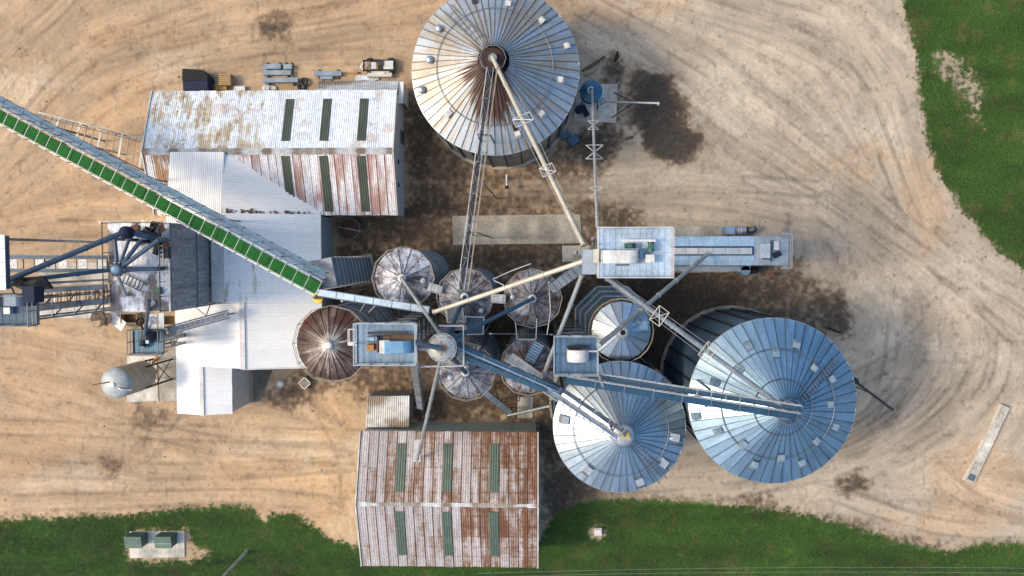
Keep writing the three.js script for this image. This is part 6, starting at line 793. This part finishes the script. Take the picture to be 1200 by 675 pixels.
// ---------------------------------------------------------------- blue platform below the dump house, truss, tank
const legSouth = elevator({ label: 'blue elevator platform with black belt drive near the tan hopper tank', x0: 156, y0: 386, x1: 192, y1: 414, h: 11, headX: 170, headY: 393, headL: 1.2, headMat: M.blackMetal, deckMat: std(C(0.12, 0.24, 0.34), 0.55, 0.4, { map: mottle }), railMat: M.railDark, plates: 6 });
{
  const o = legSouth, h = 11; let p = at(168, 398, h + 0.5); motor(o, p.x, h + 0.45, p.z, 1.4, M.navy, 1.2, 0.28); p = at(168, 405, h + 0.4); part(o, 'yellow_cap', cyl(0.26, 0.2, 0.2, p.x, h + 0.3, p.z, 14), M.tan); p = at(174, 399, h + 0.5); part(o, 'gearbox', box(0.3, 0.7, 0.5, p.x, h + 0.4, p.z), M.blueLight); p = at(177, 392, h); part(o, 'side_cabinet', box(0.5, 0.8, 0.9, p.x, h + 0.4, p.z), M.black);
  p = at(151.5, 398, h); part(o, 'side_step', box(0.55, 0.08, 2.3, p.x, h - 0.3, p.z), M.tan); p = at(178, 377, h); part(o, 'side_deck', [box(0.9, 0.1, 1.4, p.x, h - 0.1, p.z), box(0.5, 0.1, 1.6, p.x + 0.85, h - 0.12, p.z)], M.deck); p = at(198, 375, h - 1); part(o, 'rust_panel', box(1.2, 0.1, 0.8, p.x, h - 0.8, p.z), M.orange);
  part(o, 'leaning_tube', tube(at(175, 352, h + 6), at(170, 392, h + 1), 0.16, 10), M.pipeDark); const g0 = at(164, 377, h + 0.8); part(o, 'belt_wheel', (() => { const t = new THREE.TorusGeometry(0.32, 0.1, 8, 18); t.rotateX(1.2); t.translate(g0.x, g0.y, g0.z); return t; })(), M.black); part(o, 'wheel_bracket', beam(g0, at(168, 388, h + 0.2), 0.15, 0.15), M.blackMetal);
  const a = at(193, 388.5, 10.4), b = at(266, 368.5, 8.6), t = thing('truss_walkway', 'slim dark truss walkway reaching from the blue platform over the white roof', 'walkway', V(b.x, 6, b.z)); const s = V(b.x - a.x, 0, b.z - a.z).normalize().cross(V(0, 1, 0)), P = (k, u, y = 0) => a.clone().lerp(b, k).addScaledVector(s, u).add(V(0, y, 0)); for (const u of [-0.36, 0.36]) part(t, 'chord', [beam(P(0, u), P(1, u), 0.12, 0.12), beam(P(0, u, -0.6), P(1, u, -0.6), 0.1, 0.1)], M.galvDark); for (let i = 0; i <= 12; i++) part(t, 'cross_member', [beam(P(i / 12, -0.36), P(i / 12, 0.36), 0.06, 0.06), beam(P(i / 12, -0.36, -0.6), P(i / 12, -0.36), 0.05, 0.05)], M.galvDark); part(t, 'grating', beam(P(0, 0, -0.58), P(1, 0, -0.58), 0.5, 0.04), M.rail); part(t, 'end_post', [beam(P(0.97, 0, 0), V(P(0.97, 0).x, 6.3, P(0.97, 0).z), 0.14, 0.14), beam(P(0.68, -0.4, 0), P(0.68, -1.4, -1.6), 0.07, 0.07), beam(P(0.45, -1.5, -1.5), P(0.68, -0.4, 0), 0.06, 0.06)], M.galvDark);
  // tank on its frame
  const th = 9.2, tp = at(136, 449, th), R = 18.5 * mpp(th), k = thing('hopper_tank', 'upright tan hopper tank with pale domed lid on a braced frame', 'tank', V(tp.x, 0.08, tp.z)); part(k, 'dome', lathe([[R, 0], [R * 0.94, 0.16], [R * 0.7, 0.42], [R * 0.3, 0.6], [0.001, 0.64]], tp.x, th, tp.z, 32), std(C(0.56, 0.60, 0.60), 0.5, 0.2, { map: mottle })); part(k, 'shell', lathe([[0.35, 2.0], [R, 4.4], [R, th]], tp.x, 0, tp.z, 32), std(C(0.50, 0.45, 0.37), 0.6, 0.1, { map: mottle })); part(k, 'lid', [cyl(0.22, 0.2, 0.2, tp.x + 0.05, th + 0.58, tp.z + 0.05, 16)], M.white); part(k, 'roof_pipe', pipe([V(tp.x + 0.5, th + 0.5, tp.z + 0.35), V(tp.x + 0.9, th + 0.6, tp.z + 0.5), V(tp.x + 1.7, th + 0.3, tp.z + 0.6)], 0.1), M.rail); part(k, 'roof_stay', [tube(V(tp.x - 0.3, th + 0.6, tp.z - 0.2), V(tp.x - 2.0, th + 0.4, tp.z + 0.1), 0.05, 6), tube(V(tp.x - 0.3, th + 0.6, tp.z - 0.2), V(tp.x - 0.9, th + 0.4, tp.z - 0.1), 0.09, 6)], M.rust);
  for (const [i, j] of [[1, 1], [1, -1], [-1, 1], [-1, -1]]) part(k, 'leg', box(0.16, 5.6, 0.16, tp.x + i * R * 0.72, 2.8, tp.z + j * R * 0.72), M.blackMetal); const br = []; for (const j of [-1, 1]) { br.push(beam(V(tp.x - R * 0.72, 0.4, tp.z + j * R * 0.72), V(tp.x + R * 0.72, 3.6, tp.z + j * R * 0.72), 0.07, 0.07), beam(V(tp.x + j * R * 0.72, 0.4, tp.z - R * 0.72), V(tp.x + j * R * 0.72, 3.6, tp.z + R * 0.72), 0.07, 0.07), beam(V(tp.x + j * R * 0.72, 3.6, tp.z - R * 0.72), V(tp.x + j * R * 0.72, 0.4, tp.z + R * 0.72), 0.07, 0.07)); } part(k, 'bracing', br, M.rust);
  const lp = thing('rusty_auger', 'thin rusty auger leaning from the tank frame up to the blue platform', 'auger', at(166, 436, 0.1)); part(lp, 'auger_tube', tube(at(166, 436, 1), at(206, 401, 6), 0.12, 8), M.orange); part(lp, 'stand', tube(at(186, 419, 3.4), at(186, 421, 0.1), 0.06, 6), M.rust); part(lp, 'stripe', [0.3, 0.6, 0.85].map(t => { const q = at(166, 436, 1).lerp(at(206, 401, 6), t), d = at(206, 401, 6).sub(at(166, 436, 1)).normalize().multiplyScalar(0.3); return tube(q.clone().sub(d), q.clone().add(d), 0.128, 8); }), M.rail);
  // broken tan hopper and white plate under the dump house
  const hb = at(118, 374, 1.4), H = thing('broken_hopper', 'broken tan hopper shell leaning by the foot of the dump house', 'hopper', V(hb.x, 0.07, hb.z)); part(H, 'shell', (() => { const g = new THREE.CylinderGeometry(0.9, 0.55, 1.6, 16, 1, true, 0.4, 4.6); g.rotateZ(0.5); g.translate(hb.x, 1.0, hb.z); return g; })(), std(C(0.72, 0.55, 0.38), 0.7, 0, { map: dirtyTex })); part(H, 'strap', box(0.3, 0.1, 1.5, hb.x + 0.5, 1.5, hb.z, 0.3), M.rust); part(H, 'foot', box(0.8, 0.5, 0.7, hb.x + 0.2, 0.32, hb.z), M.rust);
  const wp = at(136, 377, 1), Q = thing('white_sheet', 'white metal sheet propped beside the broken tan hopper', 'sheet', V(wp.x, 0.07, wp.z)); part(Q, 'sheet', (() => { const g = box(2.2, 0.06, 1.1); g.rotateZ(0.25); g.rotateY(-0.55); g.translate(wp.x, 0.85, wp.z); return g; })(), M.white); part(Q, 'prop', box(0.1, 1.0, 0.1, wp.x + 0.6, 0.5, wp.z), M.rust);
  const tb = at(152, 373, 0.8), Y = thing('tan_bin', 'open tan steel bin beside the blue platform', 'container', V(tb.x, 0.07, tb.z)); for (const [ww, dd, ox, oz] of [[1.7, 0.06, 0, -0.5], [1.7, 0.06, 0, 0.5], [0.06, 1.0, -0.85, 0], [0.06, 1.0, 0.85, 0]]) part(Y, 'side', box(ww, 1.0, dd, tb.x + ox, 0.58, tb.z + oz), M.tan); part(Y, 'floor', box(1.6, 0.06, 0.9, tb.x, 0.12, tb.z), M.woodDark);
}
// slatted frame between the conveyor and the long shed
{
  const h = 5.2, o = thing('slatted_frame', 'old pale slatted frame between the green conveyor and the long shed', 'frame', at(110, 165, 0)), A = [at(46, 132, h), at(168, 163, h + 0.4)], B = [at(46, 140, h), at(168, 200, h + 0.2)]; part(o, 'top_rail', beam(A[0], A[1], 0.12, 0.3), M.galvDark); part(o, 'top_rail', beam(A[0].clone().add(V(0, 0.4, 0.35)), A[1].clone().add(V(0, 0.4, 0.35)), 0.06, 0.08), M.blackMetal); part(o, 'bottom_rail', beam(B[0], B[1], 0.1, 0.25), M.rust);
  for (let i = 1; i <= 15; i++) { const t = i / 15; part(o, 'slat', beam(A[0].clone().lerp(A[1], t), B[0].clone().lerp(B[1], clamp(t - 0.04)), i % 3 ? 0.09 : 0.2, 0.08, rr(-0.05, 0.05)), i % 3 ? std(C(0.55, 0.45, 0.33), 0.8, 0, { map: mottle }) : M.cream); } for (const t of [0.15, 0.55, 0.95]) for (const l of [A, B]) { const p = l[0].clone().lerp(l[1], t); part(o, 'post', box(0.12, p.y - 0.1, 0.12, p.x, (p.y - 0.1) / 2, p.z), M.galvDark); }
}

// ================================================================ things lying along the far wall of the long shed
{
  let p = at(232, 95, 1); let o = thing('tarped_bin', 'navy box with black tarp over half of it behind the long shed', 'container', V(p.x, 0, p.z)); { const sh = new THREE.Shape([[-1.25, -1.0], [-1.25, 0.95], [-1.0, 1.05], [0.75, 0.9], [1.25, 0.35], [1.25, -1.0]].map(q => new THREE.Vector2(...q))), g = new THREE.ExtrudeGeometry(sh, { depth: 1.5, bevelEnabled: true, bevelSize: 0.08, bevelThickness: 0.08, bevelSegments: 2 }); g.rotateX(-Math.PI / 2); g.translate(p.x, 0.08, p.z); part(o, 'body', g, M.navy); const t = prism([[-1.3, -1.12], [0.8, -0.98], [1.33, -0.4], [1.33, 0.08], [-1.33, 0.12]].map(q => V(p.x + q[0], 0, p.z + q[1])), 1.64, 1.74); part(o, 'tarp', t, M.black); }
  p = at(265, 94, 0.6); o = thing('wooden_crate', 'square wooden crate with slatted top behind the long shed', 'crate', V(p.x, 0, p.z)); for (let i = 0; i < 6; i++) part(o, 'top_slat', box(1.25, 0.04, 0.17, p.x, 1.02, p.z - 0.5 + i * 0.2), M.wood); for (const [w, d, x, z] of [[1.2, 0.05, 0, -0.55], [1.2, 0.05, 0, 0.55], [0.05, 1.05, -0.6, 0], [0.05, 1.05, 0.6, 0]]) part(o, 'side', box(w, 0.96, d, p.x + x, 0.5, p.z + z), M.wood); part(o, 'base', box(1.1, 0.04, 1.0, p.x, 0.06, p.z), M.woodDark);
  for (const [x, m, lab] of [[245, M.orange, 'low orange box against the long shed beside the navy container'], [260, M.yellow, 'low yellow box against the long shed below the wooden crate']]) { const q = at(x, 102.5, 0.3), b = thing('storage_box', lab, 'box', V(q.x, 0, q.z), 'coloured boxes against the shed'); part(b, 'body', box(x === 245 ? 0.95 : 1.1, 0.5, 0.6, q.x, 0.26, q.z), m === M.yellow ? M.tanYellow || (M.tanYellow = std(C(0.62, 0.36, 0.07), 0.7, 0, { map: mottle })) : m); part(b, 'lid_batten', box(0.1, 0.05, 0.62, q.x + 0.1, 0.53, q.z), M.wood); part(b, 'lid_batten', box(0.1, 0.05, 0.62, q.x - 0.3, 0.53, q.z), M.wood); }
  p = at(281, 103.5, 0.4); o = thing('white_trough', 'short white trough against the long shed right of the crate', 'trough', V(p.x, 0, p.z)); part(o, 'body', box(1.1, 0.45, 0.4, p.x, 0.23, p.z), M.rail); part(o, 'lip', [box(1.2, 0.06, 0.06, p.x, 0.48, p.z - 0.2), box(1.2, 0.06, 0.06, p.x, 0.48, p.z + 0.2)], M.white);
  // steel girders stacked flat
  const girder = (x0, y0, x1, y1, w, h0, lab, grp = 'steel girders stacked behind the shed') => { const a = at(x0, y0, h0), b = at(x1, y1, h0), g = thing('steel_girder', lab, 'girder', V((a.x + b.x) / 2, 0, (a.z + b.z) / 2), grp); part(g, 'web', beam(a.clone().setY(h0 - 0.14), b.clone().setY(h0 - 0.14), w * 0.5, 0.24), M.galvDark); part(g, 'flange', beam(a, b, w, 0.05), std(C(0.30, 0.38, 0.46), 0.6, 0.4, { map: mottle })); part(g, 'flange', beam(a.clone().setY(h0 - 0.28), b.clone().setY(h0 - 0.28), w, 0.05), M.galvDark); part(g, 'dunnage', [0.15, 0.85].map(t => { const q = a.clone().lerp(b, t); return box(0.16, h0 - 0.31, w + 0.5, q.x, (h0 - 0.31) / 2, q.z); }), M.woodDark); };
  girder(309, 78, 329, 77.5, 0.5, 0.5, 'short steel girder on the outer edge of the stack, nearer the crate'); girder(332, 78, 342, 78, 0.5, 0.5, 'shortest steel girder, end to end with another at the outer edge'); girder(307, 85, 341, 85, 0.48, 0.55, 'steel girder lying in the middle of the stack of three rows'); girder(307, 94, 349, 93.5, 0.48, 0.6, 'longest steel girder of the stack, nearest the long shed'); girder(368, 86, 400, 86, 0.48, 0.5, 'lone steel girder beside the lean-to, with a shorter one below', 'steel girders by the lean-to'); girder(375, 91, 390, 91, 0.3, 0.4, 'short narrow steel girder tucked between lone girder and lean-to', 'steel girders by the lean-to');
  const scrap = (x, y, lab, f) => { const q = at(x, y, 0.3), s = thing('scrap_heap', lab, 'scrap', V(q.x, 0, q.z)); f(s, q); };
  scrap(316, 103, 'crumpled white sheet scrap by the wall of the long shed', (s, q) => { for (let i = 0; i < 5; i++) { const g = new THREE.IcosahedronGeometry(rr(0.2, 0.36), 1), ps = g.attributes.position; for (let k = 0; k < ps.count; k++) { const f = 0.7 + 0.5 * vnoise(ps.getX(k) * 7 + i * 9, ps.getZ(k) * 7); ps.setXYZ(k, ps.getX(k) * f, ps.getY(k) * f * 0.6, ps.getZ(k) * f); } g.computeVertexNormals(); g.translate(q.x - 0.5 + i * 0.26, 0.18, q.z + rr(-0.15, 0.15)); part(s, 'crumpled_sheet', g, i % 3 === 2 ? M.galvDark : M.white); } });
  scrap(354, 100, 'pair of old black tyres by the wall of the long shed', (s, q) => { for (const [x, z] of [[-0.1, 0.1], [0.2, -0.35]]) { const t = new THREE.TorusGeometry(0.33, 0.14, 8, 20); t.rotateX(Math.PI / 2); t.translate(q.x + x, 0.15 + (z < 0 ? 0.2 : 0), q.z + z); part(s, 'tyre', t, M.rubber); } });
  // flatbed implement with white tank
  p = at(444, 77, 0.8); o = thing('farm_implement', 'black wheeled implement with white panels behind the lean-to', 'machine', V(p.x, 0, p.z)); part(o, 'frame', [box(3.4, 0.16, 0.16, p.x, 0.7, p.z - 0.55), box(3.4, 0.16, 0.16, p.x, 0.7, p.z + 0.45), ...[-1.6, -0.8, 0, 0.8, 1.6].map(x => box(0.14, 0.14, 1.1, p.x + x, 0.7, p.z - 0.05))], M.black); part(o, 'panel', box(1.0, 0.08, 0.85, p.x + 1.0, 0.85, p.z - 0.05), M.white); part(o, 'panel', box(0.5, 0.08, 0.7, p.x - 0.55, 0.85, p.z), M.rail); part(o, 'panel', box(0.55, 0.3, 0.5, p.x + 0.2, 0.9, p.z - 0.2), M.blackMetal); part(o, 'hitch', [beam(V(p.x - 1.6, 0.7, p.z - 0.4), V(p.x - 2.0, 0.6, p.z + 0.1), 0.12, 0.12), beam(V(p.x - 1.6, 0.7, p.z + 0.4), V(p.x - 2.0, 0.6, p.z + 0.1), 0.12, 0.12)], M.rail); for (const x of [-1.0, 1.2]) for (const z of [-0.75, 0.62]) { const t = new THREE.TorusGeometry(0.26, 0.11, 8, 18); t.translate(p.x + x, 0.37, p.z + z); part(o, 'wheel', t, M.rubber); }
  p = at(445, 86, 0.5); o = thing('white_tank', 'low white rectangular tank beside the wheeled implement', 'tank', V(p.x, 0, p.z)); part(o, 'body', (() => { const g = new THREE.ExtrudeGeometry(new THREE.Shape([[-1.25, -0.32], [1.25, -0.32], [1.25, 0.32], [-1.1, 0.36]].map(q => new THREE.Vector2(...q))), { depth: 0.55, bevelEnabled: true, bevelSize: 0.06, bevelThickness: 0.06, bevelSegments: 2 }); g.rotateX(-Math.PI / 2); g.translate(p.x, 0.07, p.z); return g; })(), M.cream); part(o, 'filler_cap', cyl(0.1, 0.1, 0.1, p.x + 0.5, 0.67, p.z, 12), M.rail);
  p = at(430, 91, 0.3); o = thing('sheet_stack', 'loose stack of grey metal sheets in front of the white tank', 'scrap', V(p.x, 0, p.z)); for (let i = 0; i < 4; i++) part(o, 'metal_sheet', box(rr(1.6, 2.4), 0.03, 0.5, p.x + rr(-0.3, 0.3), 0.05 + i * 0.05, p.z + rr(-0.1, 0.1), rr(-0.1, 0.15)), i % 2 ? M.galv : M.rail);
  p = at(414, 85, 0.3); o = thing('rust_beam', 'thin rusty bar on the soil between girder and implement', 'beam', V(p.x, 0, p.z)); part(o, 'bar', box(1.3, 0.12, 0.12, p.x, 0.08, p.z), M.orange); part(o, 'plate', box(0.2, 0.05, 0.25, p.x + 0.5, 0.17, p.z), M.rust);
}
// ================================================================ yard pieces
{
  const Bk = [[1174, 474], [1182.5, 478], [1140.5, 567], [1130, 563]].map(q => at(q[0], q[1], 0.4)); const o = thing('concrete_trough', 'long pale concrete trough lying alone on the dirt near the right edge', 'trough', at(1156, 520, 0)), L = (t, s) => Bk[0].clone().lerp(Bk[3], t).lerp(Bk[1].clone().lerp(Bk[2], t), s).setY(0.4); const mm = M.concretePale; part(o, 'floor', beam(L(0, 0.5).setY(0.24), L(1, 0.5).setY(0.24), 0.68, 0.44), mm); part(o, 'side_wall', beam(L(0, 0.04).setY(0.27), L(1, 0.04).setY(0.27), 0.1, 0.5), mm); part(o, 'side_wall', beam(L(0, 0.96).setY(0.27), L(1, 0.96).setY(0.27), 0.1, 0.5), mm); part(o, 'end_box', beam(L(0.9, 0.5).setY(0.4), L(0.97, 0.5).setY(0.4), 0.62, 0.3), M.galvDark);
  for (const [x, y, w, lab, m1, m2] of [[160, 632.5, 1.0, 'dark green transformer box overhanging the left end of the concrete pad', M.boxGreen, M.boxGreen], [195, 632.5, 1.0, 'pale green lidded transformer box in the middle of the concrete pad', M.boxGreen, M.boxGreenPale]]) { const h = 1.5, p = at(x - 4, y + 3, h), t = thing('transformer_box', lab, 'transformer', V(p.x, 0.13, p.z), 'transformer boxes on the pad'); part(t, 'cabinet', box(1.75, h - 0.1, 1.25, p.x, h / 2 + 0.08, p.z), m1); part(t, 'lid', quadGrid(V(p.x - 0.92, h + 0.06, p.z + 0.1), V(p.x + 0.92, h + 0.06, p.z + 0.1), V(p.x - 0.92, h + 0.2, p.z - 0.66), V(p.x + 0.92, h + 0.2, p.z - 0.66), 1, 1), m1 === m2 ? m1 : m1); part(t, 'lid', quadGrid(V(p.x - 0.92, h - 0.12, p.z + 0.68), V(p.x + 0.92, h - 0.12, p.z + 0.68), V(p.x - 0.92, h + 0.06, p.z + 0.09), V(p.x + 0.92, h + 0.06, p.z + 0.09), 1, 1), m2); part(t, 'lid_edge', [box(1.8, 0.1, 0.05, p.x, h - 0.12, p.z + 0.66), box(0.05, 0.12, 1.3, p.x + 0.9, h - 0.02, p.z)], M.boxGreen); part(t, 'base_plinth', box(1.5, 0.1, 1.1, p.x + 0.05, 0.18, p.z), M.black); }
  const b = at(289, 646.5, 0), u = thing('utility_pole', 'grey wooden utility pole on the grass leaving the bottom edge', 'pole', b); part(u, 'shaft', tube(V(b.x, -0.2, b.z), V(b.x + 0.05, 10.5, b.z + 0.05), 0.17, 12, 0.11), std(C(0.62, 0.60, 0.56), 0.9, 0, { map: mottle })); part(u, 'crossarm', box(2.2, 0.12, 0.1, b.x + 0.05, 9.8, b.z + 0.15), M.woodDark); for (const x of [-0.95, -0.4, 0.4, 0.95]) part(u, 'insulator', cyl(0.05, 0.04, 0.18, b.x + 0.05 + x, 9.86, b.z + 0.15, 8), M.rail);
  const w = at(701, 623.5, 0.5), wc = thing('well_cover', 'small square pale box in a bare spot of the grass', 'box', V(w.x, 0, w.z)); part(wc, 'body', box(0.8, 0.5, 0.8, w.x, 0.25, w.z, 0.05), M.concretePale); part(wc, 'lid', box(0.6, 0.08, 0.55, w.x + 0.03, 0.55, w.z - 0.02, 0.05), M.white);
  const jb = at(357, 449, 0.6), j = thing('junction_box', 'diamond-turned grey box with pale rim on soil beside the brown bin', 'box', V(jb.x, 0, jb.z)); part(j, 'body', box(0.95, 0.6, 0.95, jb.x, 0.3, jb.z, 0.75), M.concreteDark); part(j, 'rim', [0, 1, 2, 3].map(i => { const g = box(1.0, 0.08, 0.1, 0, 0, 0.45); g.rotateY(0.75 + i * Math.PI / 2); g.translate(jb.x, 0.62, jb.z); return g; }), M.concretePale);
  const mh = at(328, 450, 0.05), m = thing('manhole', 'round pale manhole cap on the soil beside the warehouse', 'cover', V(mh.x, 0, mh.z)); part(m, 'cap', lathe([[0.32, 0], [0.32, 0.1], [0.26, 0.13], [0.001, 0.14]], mh.x, 0, mh.z, 20), M.concretePale); part(m, 'frame', (() => { const t = new THREE.TorusGeometry(0.4, 0.06, 6, 24); t.rotateX(Math.PI / 2); t.translate(mh.x, 0.04, mh.z); return t; })(), M.concrete);
  for (const [x0, y0, x1, y1, lab, mt] of [[682, 83, 709, 66, 'grey split plank lying above the blue cyclone', M.woodDark], [720, 72, 724, 60, 'dark short post lying at the top of the debris', M.black], [684, 88, 700, 79, 'pale broken plank among debris next to the rust-stained silo', M.tan], [969, 384, 985, 390, 'short black bar on the dirt above the clean steel silo', M.black], [680, 168, 690, 172, 'small dark timber end near the fan box', M.woodDark], [742, 160, 733, 163, 'thin dark timber beside the spill', M.woodDark]]) { const a = at(x0, y0, 0.1), c = at(x1, y1, 0.1), t = tag(new THREE.Group(), lab, 'timber'); t.name = numbered('loose_timber'); t.position.set((a.x + c.x) / 2, 0, (a.z + c.z) / 2); scene.add(t); t.base = t.position.clone(); part(t, 'timber', [beam(a.setY(0.09), c.setY(0.13), 0.2, 0.14), beam(a.clone().lerp(c, 0.2).add(V(0.15, 0, 0.1)), a.clone().lerp(c, 0.7).add(V(0.2, 0, 0.05)), 0.12, 0.08)], mt); }
  // power lines over the grass strip
  for (const [y0, y1, lab] of [[671, 666, 'upper of two thin power lines over the grass strip'], [675.5, 672, 'lower of two thin power lines over the grass strip']]) { const a = at(560, y0 + 1, 8.5), c = at(1215, y1, 8.6), pts = [];  for (let i = 0; i <= 24; i++) { const t = i / 24, p = a.clone().lerp(c, t); p.y -= 0.7 * 4 * t * (1 - t); pts.push(p); } a.x -= 0; const g = pipe(pts, 0.009, 5, 48), o2 = new THREE.Mesh(metreUV(prep(g)), M.rail); o2.name = numbered('power_line'); o2.castShadow = true; scene.add(o2); tag(o2, lab, 'cable', 'power lines over the grass'); }
}
// scattered stones and clods on the dirt
{
  const g = new THREE.IcosahedronGeometry(1, 0), im = new THREE.InstancedMesh(g, std(C(1, 1, 1), 0.95, 0), 5200), m4 = new THREE.Matrix4(), q = new THREE.Quaternion(), e = new THREE.Euler(), col = new THREE.Color(); let n = 0;
  while (n < 5200) { const u = rnd(), v = rnd(); if (isGrass(u, v) > 0.45) continue; const dampAndShade = GM.soil(u, v, 0), x = GX0 + u * (GX1 - GX0), z = GZ0 + v * (GZ1 - GZ0); if (rnd() > 0.18 + dampAndShade * 1.4 + 0.5 * sstep(0.55, 0.7, fbm(x * 0.3, z * 0.3, 3))) continue; const s = rr(0.02, 0.06) * (rnd() < 0.06 ? 2.0 : 1); q.setFromEuler(e.set(rnd() * 6, rnd() * 6, rnd() * 6)); m4.compose(V(x, s * 0.2, z), q, V(s * rr(0.8, 1.6), s * 0.7, s)); im.setMatrixAt(n, m4); const k = rr(0.5, 1.1) * (1 - 0.6 * dampAndShade); col.setRGB(0.36 * k, 0.30 * k, 0.24 * k); im.setColorAt(n, col); n++; }
  im.name = 'gravel'; im.castShadow = im.receiveShadow = true; scene.add(im); tag(im, 'loose stones and clods scattered over the dirt yard', 'gravel', null, 'stuff');
}

renderer.render(scene, camera);
